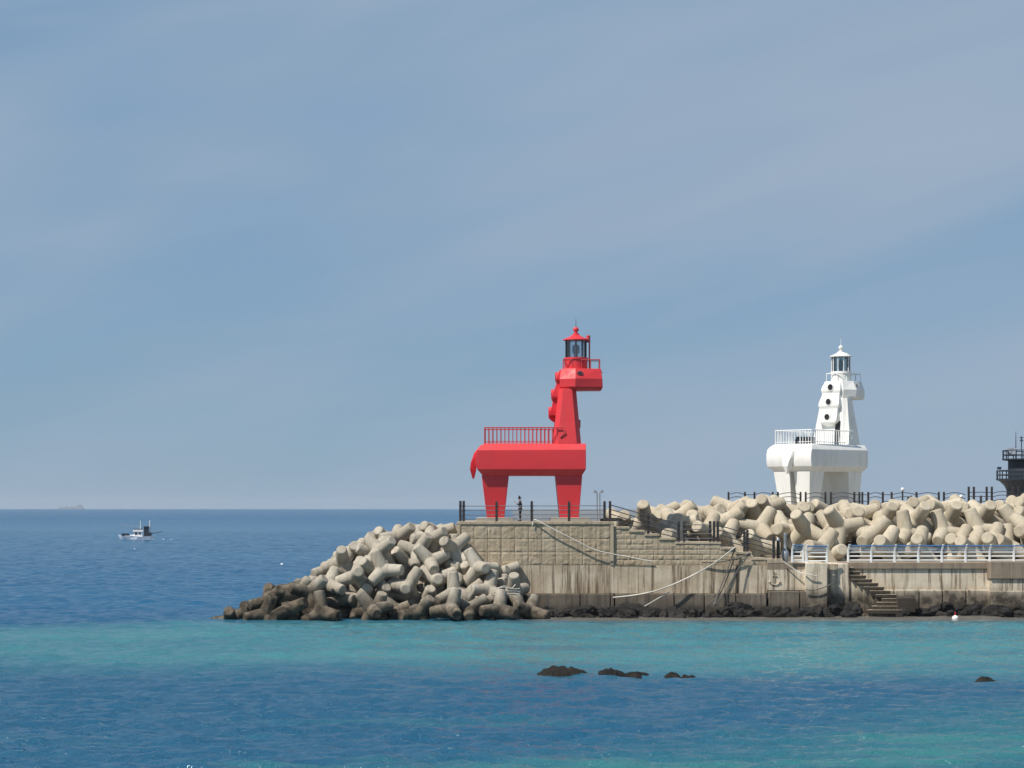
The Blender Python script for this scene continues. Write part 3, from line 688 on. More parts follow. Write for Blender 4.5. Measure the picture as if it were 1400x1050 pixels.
# ------------------------------------------------------------------ horse lighthouses
def rect(x0, x1, hw, z): return [(x0, -hw, z), (x1, -hw, z), (x1, hw, z), (x0, hw, z)]
def octo(x0, x1, hw, z, cx, cy): return [(x0+cx, -hw, z), (x1-cx, -hw, z), (x1, -hw+cy, z), (x1, hw-cy, z), (x1-cx, hw, z), (x0+cx, hw, z), (x0, hw-cy, z), (x0, -hw+cy, z)]
def hexa(xr, hr, xm, hm, xf, hf, z): return [(xr, -hr, z), (xm, -hm, z), (xf, -hf, z), (xf, hf, z), (xm, hm, z), (xr, hr, z)]
def horse(label, loc, rz, body_m, mane_m, rail_m, glass_m, bar_m, dark_m, sc):
    t = thing('horse_lighthouse', label, 'lighthouse', loc, rz); t.scale = (sc, sc, sc)
    A = lambda mb, name, m, p=t, **k: mb.build(name, m, p, **k)
    A(MB().loft([rect(*q) for q in [(-3.42, 3.68, 1.9, 3.26), (-3.80, 3.94, 2.3, 3.68), (-3.90, 3.95, 2.31, 4.0), (-3.93, 3.95, 2.31, 4.4), (-3.90, 3.95, 2.31, 4.75), (-3.82, 3.95, 2.3, 5.07), (-3.68, 3.95, 2.18, 5.27), (-3.50, 3.95, 2.07, 5.42), (-3.26, 3.95, 1.98, 5.53)]]), 'body', body_m, smooth=22, bevel=.025)
    for s in (-1, 1):
        A(MB().loft([[(-3.1, s*.32, 0), (-1.9, s*.32, 0), (-1.9, s*1.5, 0), (-3.1, s*1.5, 0)], [(-3.5, s*.2, 3.27), (-1.55, s*.2, 3.27), (-1.55, s*1.88, 3.27), (-3.5, s*1.88, 3.27)]]), 'leg', body_m, bevel=.03)
    A(MB().loft([rect(2.13, 3.44, 1.7, 0), rect(1.80, 3.70, 1.88, 3.27)]), 'leg', body_m, bevel=.03)
    nk = A(MB().loft([octo(1.58, 3.63, 1.98, 5.525, .32, .5), octo(2.03, 3.28, 1.36, 9.5, .3, .32)]), 'neck', body_m, bevel=.02)
    A(MB().loft([[(1.68, -1.08, 5.56), (1.68, -.55, 5.56), (1.98, -.55, 7.55), (1.98, -1.08, 7.55)], [(1.55, -1.08, 5.56), (1.55, -.55, 5.56), (1.795, -.55, 7.55), (1.795, -1.08, 7.55)]]), 'door', M['black'], nk)
    A(MB().box(3.4, 3.62, -.35, .35, 6.7, 7.3), 'vent_box', body_m, nk, bevel=.03)
    hd = A(MB().loft([hexa(2.3, .95, 3.2, 1.45, 5.12, .95, 9.43), hexa(2.12, 1.1, 3.2, 1.65, 5.2, 1.08, 9.62), hexa(2.10, 1.12, 3.22, 1.68, 5.17, 1.1, 10.2), hexa(2.22, .9, 3.22, 1.32, 5.08, .85, 10.95)]), 'head', body_m, bevel=.02)
    for s in (-1, 1):                                 # eyes in relief, nostrils
        e = MB(); c = Vector((3.55, s*1.455, 10.6)); a1 = Vector((1, -s*-.2, 0)).normalized(); a1 = Vector((.97, -s*.22, 0)); a2 = Vector((0, -s*.43, .9)); nn = a1.cross(a2)*(1 if s > 0 else -1)
        if nn.y*s < 0: nn = -nn
        e.tube([c+a1*.2*math.cos(q)+a2*.12*math.sin(q) for q in [R(d) for d in range(0, 361, 24)]], .035, 6)
        e.tube([c-a1*.08, c+a1*.08], .05, 6)
        A(e, 'eye', dark_m, hd)
        A(MB().lathe([(.02, -.05), (.1, -.03), (.1, .03), (.02, .05)], 10, (5.1, s*.6, 10.72)), 'nostril', dark_m, hd)
    st = [(10.93, 2.24, .62), (10.8, 2.06, .82), (10.5, 1.91, .93), (10.25, 1.84, 1.0), (10.12, 1.84, .99), (9.9, 1.90, .88), (9.7, 1.80, .90), (9.3, 1.64, 1.0), (8.98, 1.54, 1.06), (8.84, 1.54, 1.05), (8.6, 1.62, .88), (8.3, 1.56, .89), (7.9, 1.42, .95), (7.6, 1.33, .95), (7.45, 1.34, .82), (7.3, 1.48, .6), (7.12, 1.70, .28)]
    nrx = lambda z: 1.62+(z-5.5)*.118
    mane = A(MB().loft([[(x, -h, z), (max(nrx(z), x)+.35, -h*1.02, z), (max(nrx(z), x)+.35, h*1.02, z), (x, h, z)] for z, x, h in st]), 'mane', mane_m, bevel=.02)
    for z, x in ((10.42, 1.90), (9.18, 1.61), (7.9, 1.42)):
        pr = MB(); ring = [(x-.02-.05, .34*math.cos(q), z+.34*math.sin(q)) for q in [2*math.pi*k/18 for k in range(18)]]
        lo = []
        for rx, dx in ((.33, .2), (.33, -.10), (.27, -.11), (.26, -.085)): lo.append([(x+dx, rx*math.cos(2*math.pi*k/20), z+rx*math.sin(2*math.pi*k/20)) for k in range(20)])
        ph = A(pr.loft(lo), 'porthole', body_m, mane, smooth=40)
        A(MB().loft([[(x+dx, .25*math.cos(2*math.pi*k/20), z+.25*math.sin(2*math.pi*k/20)) for k in range(20)] for dx in (-.10, .02)]), 'pane', M['black'], ph)
    prof = [(-3.3, 5.56, -3.46, 5.36, .62), (-3.62, 5.42, -3.6, 5.1, .60), (-4.05, 4.9, -3.86, 4.7, .50), (-4.3, 4.2, -3.9, 4.1, .38), (-4.36, 3.7, -3.92, 3.6, .26), (-4.18, 3.05, -4.06, 3.05, .05)]
    A(MB().loft([[(a, -h, b), (a, h, b), (c, h*1.3, d), (c, -h*1.3, d)] for a, b, c, d, h in prof]), 'tail', mane_m, bevel=.02)
    # deck railing round the back of the horse
    dr = MB(); zt, zb, hw = 6.68, 5.53, 1.84; path = [(2.3, -hw-.05), (-3.28, -hw), (-3.28, hw), (2.3, hw+.05)]
    rl = [(2.12, -hw-.12, 6.0), (2.42, -hw-.14, 6.45), (2.3, -hw-.1, zt)]+[(x, y, zt) for x, y in path[1:3]]+[(2.3, hw+.1, zt), (2.42, hw+.14, 6.45), (2.12, hw+.12, 6.0)]
    dr.tube(rl, .045, 6); dr.tube([(1.5, -hw, 5.7), (-3.28, -hw, 5.7), (-3.28, hw, 5.7), (1.5, hw, 5.7)], .028, 6)
    for (xa, ya), (xb, yb) in (((1.9, -hw), (-3.28, -hw)), ((-3.28, -hw), (-3.28, hw)), ((-3.28, hw), (1.9, hw))):
        n = int(math.hypot(xb-xa, yb-ya)/.28)
        for k in range(n): u = k/n; dr.tube([(xa+(xb-xa)*u, ya+(yb-ya)*u, zb-.02), (xa+(xb-xa)*u, ya+(yb-ya)*u, zt)], .034 if k % 4 else .045, 6)
    A(dr, 'deck_railing', rail_m)
    gr = MB(); g = [(2.38, -.82), (5.0, -.78), (5.0, .78), (2.38, .82)]
    for z in (11.62,): gr.tube([(x, y, z) for x, y in g+g[:1]], .04, 6)
    for (xa, ya), (xb, yb) in zip(g, g[1:]+g[:1]):
        n = 4 if abs(xb-xa) > 1 else 3
        for k in range(n): u = k/n; gr.tube([(xa+(xb-xa)*u, ya+(yb-ya)*u, 10.93), (xa+(xb-xa)*u, ya+(yb-ya)*u, 11.62)], .03, 6)
    A(gr, 'gallery_railing', rail_m)
    c = (3.3, 0, 0); W8 = 10
    drum = A(MB().lathe([(.84, 10.94), (.84, 11.62), (.9, 11.66), (.9, 11.78), (.8, 11.8)], 24, c), 'lantern_drum', body_m, smooth=35)
    gb = MB()
    for k in range(W8):
        q = 2*math.pi*(k+.5)/W8; gb.tube([(3.3+.77*math.cos(q), .77*math.sin(q), 11.79), (3.3+.77*math.cos(q), .77*math.sin(q), 13.04)], .04, 6)
    A(gb, 'glazing_bars', bar_m, drum)
    A(MB().lathe([(.74, 11.78), (.74, 13.04)], W8*2, c), 'glass', glass_m, drum)
    A(MB().lathe([(.14, 11.7), (.14, 12.1), (.24, 12.12), (.28, 12.4), (.24, 12.68), (.1, 12.72), (.05, 12.9)], 14, c), 'lens', M['galv'], drum, smooth=40)
    rf = A(MB().lathe([(.74, 13.02), (.96, 13.06), (.95, 13.11), (.5, 13.3), (.24, 13.46), (.24, 13.54), (.13, 13.56), (.12, 13.68), (.2, 13.76), (.21, 13.88), (.12, 14.0), (.03, 14.02)], 24, c), 'lantern_roof', body_m, smooth=35)
    A(MB().tube([(3.3, 0, 14.0), (3.3, 0, 14.62)], [.03, .012], 6), 'lightning_rod', bar_m, rf)
    vp = MB().tube([(4.28, .1, 10.93), (4.28, .1, 13.3)], .055, 8); A(vp, 'vent_pipe', rail_m)
    A(MB().lathe([(.09, 12.9), (.15, 12.94), (.15, 13.4), (.08, 13.43)], 10, (4.2, .1, 0)), 'lamp_housing', rail_m)
    return t
DECK = TOP
horse('red horse shaped lighthouse standing on the rubble-faced platform', (PX(725, 159.8), 159.8, TOP+.02), 0, M['red'], M['red_mane'], M['red_rail'], M['glass'], M['dark_rail'], M['dark_rail'], 1.036)
RW = R(45); WS = 1.036; WY = 184.8
wf = Vector((math.cos(RW), math.sin(RW), 0))
wx = PX(1158, WY)-.7071*(1.58+1.93)*WS                  # neck's rear near corner stands at photo column 1158
whorse = horse('white horse shaped lighthouse with portholes in its mane behind the tan tetrapods', (wx, WY, 7.58), RW, M['white'], M['white'], M['white_rail'], M['teal_glass'], M['white_rail'], M['galv'], WS)
for k, (lx, ly) in enumerate(((-2.9, -.4), (-2.2, -.8))):
    p = whorse.matrix_basis @ Vector((lx, ly, 5.535))
    b = MB().box(-.42, .42, -.28, .28, 0, .16); b.box(-.42, .42, -.28, -.2, .16, .62); b.box(-.42, -.36, -.2, .28, .16, .4); b.box(.36, .42, -.2, .28, .16, .4)
    o = b.build('deck_bench', M['navy'], bevel=.015); o.location = p; o.rotation_euler = (0, 0, R(10))
    put(o, 'dark bench on the white lighthouse deck, %s of two' % ('left' if k == 0 else 'right'), 'bench', 'benches on the white lighthouse deck')
for k, (a, b) in enumerate(((651, 702), (753, 806))):
    o = MB().box(PX(a, 158), PX(b, 158), 157.6, 162.2, TOP-.003, TOP+.28).build('plinth', M['deck'], bevel=.03)
    put(o, 'low beige concrete plinth under the %s of the red horse' % ('rear legs' if k == 0 else 'front legs'), 'plinth', 'plinths under the red horse')

# ------------------------------------------------------------------ fences
def fence(label, posts, rails, name='fence', cat='fence', pm='dark_post', rm='steel_rail', pw=.18, rr=.032, group=None):
    """posts: (x, y, zbase, height); rails: polylines"""
    t = thing(name, label, cat, posts[0][:3], 0, group); o = Vector(posts[0][:3])
    for x, y, z, h in posts:
        m = MB().loft([[(x+a*s, y+b*s, zz) for a, b in ((-1, -1), (1, -1), (1, 1), (-1, 1))] for s, zz in ((pw/2, z-.03), (pw/2, z+h-.05), (pw*.38, z+h))])
        for q in (.25, .5, .75): m.box(x-pw*.58, x+pw*.58, y-pw*.58, y-pw*.2, z+h*q-.03, z+h*q+.03)
        m.build('post', M[pm], t, loc=tuple(-o))
    for r in rails: MB().tube(r, rr, 6).build('rail', M[rm], t, loc=tuple(-o))
    return t
yf = YF+.22
fx = lambda px: PX(px, yf)
pz = lambda py: PZ(py, yf)
fence('dark post railing with four thin grey rails along the platform edge', [(fx(p), yf, TOP, 1.52) for p in (629.5, 634)]+[(fx(p), yf, TOP, 1.5) for p in (679, 727, 778, 826.5)],
      [[(fx(630), yf, pz(py)), (fx(826), yf, pz(py-.6))] for py in (692, 698, 704, 709.5)])
fence('railing sloping down the upper stairs from the platform corner', [(fx(834), yf, TOP, 1.5), (fx(886.5), yf+.1, pz(730), 1.55), (fx(928), yf+.1, pz(740.6), 1.52)],
      [[(fx(834), yf, pz(690+k*6.3)), (fx(886), yf, pz(705+k*6.8)), (fx(928), yf, pz(716.5+k*6.3))] for k in range(4)], rm='dark_rail', rr=.04)
fence('level railing across the stair landing', [(fx(935.5), yf+.1, pz(740.6), 1.52), (fx(971), yf+.1, pz(740.6), 1.52), (fx(976.5), yf+.1, pz(740.6), 1.52)],
      [[(fx(935), yf, pz(717.5+k*6.2)), (fx(974), yf, pz(717.5+k*6.2))] for k in range(4)], rr=.035)
fence('railing sloping down the lower stairs to the promenade', [(fx(981.5), yf+.1, pz(740.6), 1.52), (fx(1018), yf+.1, pz(754), 1.5), (fx(1022), yf+.1, pz(754), 1.6), (fx(1058), yf+.1, pz(764), 1.65)],
      [[(fx(981), yf, pz(718+k*6.2)), (fx(1020), yf, pz(728.5+k*6.2)), (fx(1058), yf, pz(740+k*6.2))] for k in range(4)], rm='dark_rail', rr=.04)
yb = 177.0; bx = lambda px: PX(px, yb)
bp = [996, 1018.5, 1031.5, 1056.5, 1063.5, 1094.5, 1101.5, 1128.5, 1136, 1168, 1175, 1179, 1187, 1207, 1219, 1253, 1283.5, 1290.5]
ZB = 7.57
arch = lambda a, b, z, y=yb: [(bx(a)+(bx(b)-bx(a))*u, y, z+.17*math.sin(math.pi*u)) for u in [i/8 for i in range(9)]]
spans = [(996, 1018.5), (1031.5, 1056.5), (1063.5, 1094.5), (1101.5, 1128.5), (1136, 1168), (1187, 1207), (1219, 1253), (1253, 1283.5), (1290.5, 1320)]
fence('long dark fence with bowed rails in front of the white lighthouse', [(bx(p), yb, ZB, 1.62) for p in bp], [arch(a, b, z) for a, b in spans for z in (8.95, 8.62, 8.2)]+[[(bx(a), yb, z), (bx(b), yb, z)] for a, b in ((1018.5, 1031.5), (1056.5, 1063.5), (1168, 1187), (1207, 1219)) for z in (8.95, 8.4)], rm='dark_rail', pw=.15, rr=.034)
bp2 = [1323, 1330, 1347.5, 1354.5, 1384, 1391, 1425]
fence('taller dark fence with bowed rails beside the navy tower', [(bx(p), yb-.4, ZB, 2.05) for p in bp2], [[(x, y-.4, z) for x, y, z in arch(a, b, z0)] for a, b in ((1354.5, 1384), (1391, 1425)) for z0 in (9.05, 8.75, 8.4, 8.1)]+[[(bx(1323), yb-.4, z), (bx(1354), yb-.4, z)] for z in (9.15, 8.8, 8.4)], rm='dark_rail', pw=.16, rr=.034)
def thin_post(px, pyt, y, label, name='lamp_post', head=True, zb=ZB, r=.07):
    z1 = PZ(pyt, y); x = PX(px, y); t = thing(name, label, 'post', (x, y, zb))
    MB().tube([(0, 0, 0), (0, 0, z1-zb-.1)], r, 8).build('pole', M['dark_post'], t)
    if head: MB().lathe([(.03, -.16), (.12, -.12), (.16, 0), (.12, .11), (.03, .15)], 12, (0, 0, z1-zb)).build('lamp_globe', M['white_rail'], t, smooth=60)
thin_post(1234, 669, 178.4, 'short post with a round white lamp right of the white lighthouse')
thin_post(1314, 679, 178.2, 'short post with a white lamp left of the taller fence')
thin_post(1242, 677, 178.2, 'thick dark bollard beside the round white lamp', 'bollard', False, r=.1)
thin_post(1246, 676, 178.8, 'slim dark bollard behind the bowed fence', 'bollard', False, r=.07)
thin_post(1341, 676, 178.8, 'dark bollard behind the taller fence', 'bollard', False, r=.1)
# twin signal poles on the platform
t = thing('signal_pole', 'pair of slim grey poles with small lamp heads near the platform corner', 'pole', (PX(818, 158), 158, TOP))
for px, s in ((816.3, -1), (820, 1)):
    x = PX(px, 158)-t.location.x; MB().tube([(x, 0, 0), (x, 0, 2.1), (x+s*.04, 0, 2.18), (x+s*.16, 0, 2.2)], .045, 8).build('pole', M['galv'], t)
    MB().lathe([(.03, 0), (.1, .03), (.1, .16), (.03, .2)], 10, (x+s*.17, 0, 2.12)).build('lamp_head', M['galv'], t)
o = MB().loft([rect(-.9, .9, .35, 0), rect(-.8, .85, .3, .18), rect(-.5, .55, .2, .26)]).build('folded_tarp', M['rock'], bevel=.05); o.location = (PX(836, 158.5), 158.5, TOP)
put(o, 'low dark heap lying at the right corner of the platform', 'tarp')

# white and blue quay railing
def quay_rail(label, pxs, y, zb, open_left=True):
    t = thing('quay_railing', label, 'railing', (PX(pxs[0], y), y, zb), 0, 'white and blue railing along the quay'); ox = t.location.x
    for p in pxs:
        x = PX(p, y)-ox; m = MB()
        prof = [(0, .1, .15), (.0, .5, .13), (-.02, .8, .11), (-.10, 1.12, .10), (-.2, 1.36, .10)]
        m.loft([[(x+d*.0-w/2+dx, -.07+d, z), (x+w/2+dx, -.07+d, z), (x+w/2+dx, .07+d, z), (x-w/2+dx, .07+d, z)] for d, z, w, dx in [(0, 0, .17, 0), (0, .55, .15, 0), (-.03, .85, .13, .0), (-.1, 1.15, .15, .05), (-.16, 1.36, .14, .1)]])
        m.build('post', M['white_rail'], t, bevel=.015)
    a, b = PX(pxs[0], y)-ox, PX(pxs[-1], y)-ox
    for z in (.16, .46, .76): MB().tube([(a, 0, z), (b, 0, z)], .05, 8).build('rail', M['white_rail'], t)
    MB().tube([(a, -.15, 1.24), (b, -.15, 1.24)], .05, 8).build('top_rail', M['blue_rail'], t)
    for p, q in zip(pxs[:-1], pxs[1:]):
        u, v = PX(p, y)-ox+.12, PX(q, y)-ox-.08
        MB().loft([[(u, -.085+k, z), (v, -.085+k, z), (v, -.07+k, z), (u, -.07+k, z)] for z, k in ((.88, 0), (1.18, -.06))]).build('pane', M['blue_pane'], t)
quay_rail('shortest white railing panel with a blue pane left of the steps', [1083, 1098], 155.8, PZ(769, 155.8))
quay_rail('white railing panel with one wide pane right before the steps', [1102.5, 1130.5], 155.7, PZ(770, 155.7))
quay_rail('long white railing with blue panes along the pale quay wall', [1159.5, 1191, 1223, 1255.5, 1287.5, 1320, 1353, 1386, 1418], YQ+.1, QTOP)
# wrapped post and lidded bollard at the bottom of the stairs
t = thing('wrapped_post', 'grey cloth wrapped post left of the blue panes', 'post', (PX(1073.5, 157), 157, 3.85))
MB().lathe([(.1, 0), (.22, .05), (.3, .55), (.26, .8), (.12, 1.0), (.1, 1.5), (.13, 1.7), (.12, 2.15), (.04, 2.2)], 10).build('cover', M['galv'], t, smooth=50)
t = thing('capped_post', 'dark post with a pale cap at the foot of the stairs', 'post', (PX(1064, 156.6), 156.6, 4.1))
MB().lathe([(.12, 0), (.12, 1.35)], 12).build('shaft', M['dark_post'], t, smooth=50)
MB().lathe([(.15, 1.35), (.16, 1.43), (.05, 1.6)], 12).build('cap', M['galv'], t, smooth=50)

# ------------------------------------------------------------------ ropes
def rope(label, pts, r, mat='rope'):
    pts = [(PX(px, y), y, PZ(py, y)) for px, py, y in pts]; q = []
    P = [pts[0]]+pts+[pts[-1]]
    for i in range(1, len(P)-2):
        p0, p1, p2, p3 = map(Vector, P[i-1:i+3])
        for k in range(6):
            u = k/6; q.append(.5*((2*p1)+(p2-p0)*u+(2*p0-5*p1+4*p2-p3)*u*u+(3*p1-p0-3*p2+p3)*u**3))
    q.append(Vector(P[-1])); o = q[0].copy()
    put(MB().tube([a-o for a in q], r, 6).build('rope', M[mat], smooth=60, loc=tuple(o)), label, 'rope')
rope('thick pale rope running from the platform post down across the rubble panels', [(728, 719, 155.8), (729.5, 712, 155.8), (733, 711, 155.7), (750, 720, 155.6), (785, 738, 155.6), (811, 751, 155.6), (835, 757, 155.65), (862, 762, 155.75), (893, 768, 155.85)], .045)
rope('white mooring rope sagging from the stair railing to the water', [(1005, 748, 155.7), (990, 760, 155.4), (970, 774, 155.1), (940, 790, 154.9), (905, 805, 154.7), (872, 813, 154.7), (838, 817, 154.7)], .052)
rope('thinner frayed rope low on the stepped wall footing', [(916, 809, 154.9), (900, 818, 154.8), (878, 831, 154.4)], .045)
rope('dark rope hanging steeply from the lower stair wall', [(1005, 749, 155.8), (996, 775, 155.5), (984, 806, 155), (976, 827, 154.4)], .055, 'dark_rope')
rope('second dark rope hanging beside the steep one', [(1004, 762, 155.8), (996, 785, 155.5), (984, 812, 155), (965, 829, 154.4)], .045, 'dark_rope')
rope('dark rope slanting from the lowest stair post to the boulders', [(1025, 756, 155.8), (1010, 778, 155.6), (993, 806, 155.2), (978, 829, 154.5)], .045, 'dark_rope')
rope('slack grey rope draped over the lower step edges', [(1025, 756, 155.75), (1010, 763, 155.7), (985, 768, 155.7), (960, 769, 155.8)], .05, 'dark_rope')
rope('tan rope sliding down from the wrapped post over the anchor block', [(1070, 767, 155.7), (1080, 774, 155.6), (1092, 782, 155.5), (1104, 785, 155.1), (1118, 788, 155.1)], .045)
rope('sagging chain strung from the anchor block to an iron ring', [(1101, 806, 155.1), (1112, 807, 155.1), (1124, 804, 155.1), (1136, 799, 155.2), (1147, 795, 155.6)], .035, 'dark_rope')
rr = random.Random(3)
for k in range(6):
    a = 802+k*2.4; rope('loose strand of pale rope lashed round the upright tetrapods, %s from top' % ORD[k], [(674+rr.uniform(-2, 2), a+4, 151.3), (682, a+rr.uniform(-2, 4), 151.0), (690, a+rr.uniform(-3, 3), 151.0), (698+rr.uniform(-2, 3), a+rr.uniform(-4, 6), 151.2), (706+rr.uniform(-2, 6), a+rr.uniform(-3, 4), 151.4)], .03)

# ------------------------------------------------------------------ navy tower
def tower():
    y = 184; x = PX(1417, y); t = thing('navy_tower', 'dark navy round tower with balconies at the right edge', 'tower', (x, y, ZB)); s = F/y; q = lambda py: PZ(py, y)-ZB; rd = lambda px: (1417-px)/s
    MB().lathe([(rd(1377), 0), (rd(1377), q(670)), (rd(1374), q(664)), (rd(1368), q(658)), (rd(1363), q(656)), (rd(1363), q(654.5)), (rd(1379), q(654.5))], 32).build('shaft', M['navy'], t, smooth=35)
    MB().lathe([(rd(1379), q(654.8)), (rd(1379), q(630)), (rd(1371), q(629)), (rd(1371), q(627.3)), (rd(1385), q(627.2))], 32).build('cabin', M['navy'], t, smooth=35)
    def ring(r, z0, z1, n, name):
        m = MB()
        for z in (z1, (z0+z1)/2): m.tube([(r*math.cos(a), r*math.sin(a), z) for a in [2*math.pi*k/32 for k in range(33)]], .045, 6)
        for k in range(n): a = 2*math.pi*k/n; m.tube([(r*math.cos(a), r*math.sin(a), z0-.05), (r*math.cos(a), r*math.sin(a), z1)], .05, 6)
        m.build(name, M['navy'], t)
    ring(rd(1364), q(655), q(643.5), 20, 'lower_railing'); ring(rd(1372), q(628), q(616), 18, 'upper_railing')
    MB().tube([(-rd(1387), -.5, q(628)), (-rd(1387), -.5, q(590))], [.06, .02], 6).build('mast', M['navy'], t)
    a = MB().tube([(-rd(1393.5), -.8, q(628)), (-rd(1393.5), -.8, q(598))], .04, 6); a.lathe([(.2, q(603.5)), (.02, q(600.5))], 10, (-rd(1393.5), -.8, 0)); a.lathe([(.2, q(599.5)), (.02, q(597))], 10, (-rd(1393.5), -.8, 0)); a.build('signal_lamp', M['navy'], t)
    for px in (1377.5, 1383):
        cx = -rd(px); MB().loft([[(cx-.22+d, -.9+e, z), (cx+.22+d, -.9+e, z), (cx+.22+d, -.86+e, z), (cx-.22+d, -.86+e, z)] for d, e, z in ((-.08, 0, q(621.5)), (.1, .3, q(612.5)))]).build('solar_panel', M['solar'], t)
    MB().box(-rd(1361.5), -rd(1367), -.6, -.5, q(642), q(638.5)).build('davit', M['navy'], t)
tower()

# ------------------------------------------------------------------ boats and floats
def fishing_boat():
    y = F*H/(737.2-Y0); s = F/y; x = PX(187, y); t = thing('fishing_boat', 'small white fishing boat with wheelhouse and masts at sea', 'boat', (x, y, 0), R(8)); t.scale = (1.14, 1.14, 1.14)
    m = MB(); L = []
    for u in [i/10 for i in range(11)]:               # bow at -x
        xx = -3.4+6.9*u; w = 1.15*min(1, (u*2.4+.02))**.6*(1-.12*u); sh = .95-.75*min(1, u*1.6)+(.25*max(0, u-.6)/.4)
        L.append([(xx-.5*(1-u)**3, -w, .45+sh*.55), (xx, -w*.75, -.1), (xx, 0, -.5), (xx, w*.75, -.1), (xx-.5*(1-u)**3, w, .45+sh*.55), (xx, w*.8, .42), (xx, -w*.8, .42)])
    m.loft(L).build('hull', M['hull_white'], t, smooth=50)
    h = MB().box(-.55, 1.2, -.7, .7, .4, 1.55); h.box(-.75, 1.4, -.8, .8, 1.55, 2.0); h.box(-1.35, -.55, -.5, .5, .4, .95)
    w = h.build('wheelhouse', M['hull_white'], t, bevel=.04)
    wm = MB().box(-.4, .15, -.76, -.69, 1.0, 1.45); wm.box(.4, .9, -.76, -.69, 1.05, 1.4); wm.box(-.6, -.54, -.5, .5, 1.0, 1.45); wm.build('window', M['black'], w)
    MB().box(-.65, 1.3, -.72, .72, 2.0, 2.2).build('roof_rack', M['navy'], w)
    MB().tube([(.8, 0, 2.1), (.8, 0, 4.0)], [.11, .05], 8).build('mast', M['white'], t)
    MB().tube([(2.75, 0, .4), (2.75, 0, 4.0)], [.1, .09], 8).build('mast', M['white'], t)
    g = MB().box(1.5, 2.5, -.75, .75, .4, 2.4); g.box(1.42, 2.6, -.85, .85, 2.4, 2.75); g.box(2.55, 3.1, -.6, .6, .45, 1.4); g.build('net_gear', M['navy'], t, bevel=.08)
    MB().tube([(.7, .2, 2.6), (-3.0, .3, 3.1)], .05, 6).build('boom', M['galv'], t)
    MB().tube([(3.0, 0, 1.2), (5.3, 0, 1.6)], .09, 6).build('boom', M['navy'], t)
    fo = MB(); rf = random.Random(2)
    for k in range(30):
        wx_, wy_ = rf.uniform(-3.7, 3.6) if k < 20 else rf.uniform(3, 9), rf.uniform(-1.6, -1.1); ww = rf.uniform(.08, .3)
        fo.loft([[(x+wx_-187*0, y_+wy_-.05*wx_, z) for x, y_ in ((-ww, -.1), (ww, -.14), (ww*.8, .12), (-ww*.7, .1))] for z in (-.05, .06+rf.random()*.08)])
    w_ = fo.build('boat_wake', M['hull_white']); w_.location = t.location; put(w_, 'white wake foam along the waterline of the fishing boat', 'wake', kind='stuff')
    f = MB().box(-3.2, -1.6, -.7, .7, .75, 1.25); f.build('fish_crates', M['navy'], t, bevel=.1)
fishing_boat()
def ship():
    y = 5700; x = PX(97, y); t = thing('cargo_ship', 'faint pale ship on the far horizon', 'ship', (x, y, 0))
    MB().loft([[(-30+(-4 if z > 1 else 0), -5, z), (33, -5, z), (33, 5, z), (-30+(-4 if z > 1 else 0), 5, z)] for z in (-1, 4.6)]).build('hull', M['ship_grey'], t)
    b = MB().box(16, 28, -4, 4, 4.6, 11.5); b.box(-22, 12, -3, 3, 4.6, 7); b.build('superstructure', M['ship_grey'], t)
    MB().tube([(-4, 0, 4), (-4, 0, 12.5)], .5, 6).build('mast', M['white'], t)
ship()
def float_(px, py, label, name='buoy', r=.22, cap=None):
    y = F*H/(py-Y0); t = thing(name, label, 'buoy', (PX(px, y), y, 0))
    MB().lathe([(.05, -r*.6), (r*.85, -r*.3), (r, .15*r), (r*.8, .7*r), (r*.3, r), (.02, 1.05*r)], 14).build('float', M['white_rail'], t, smooth=60)
    MB().tube([(0, 0, r*.8), (0, 0, r*2)], r*.16, 6).build('stem', M[cap or 'dark_rope'], t)
float_(1306, 846, 'white buoy with a red stem by the quay boulders', r=.24, cap='red')
float_(385.5, 772, 'small white buoy floating left of the seaward pile', r=.2)
float_(184, 751, 'tiny white float on open water below the fishing boat', r=.14)

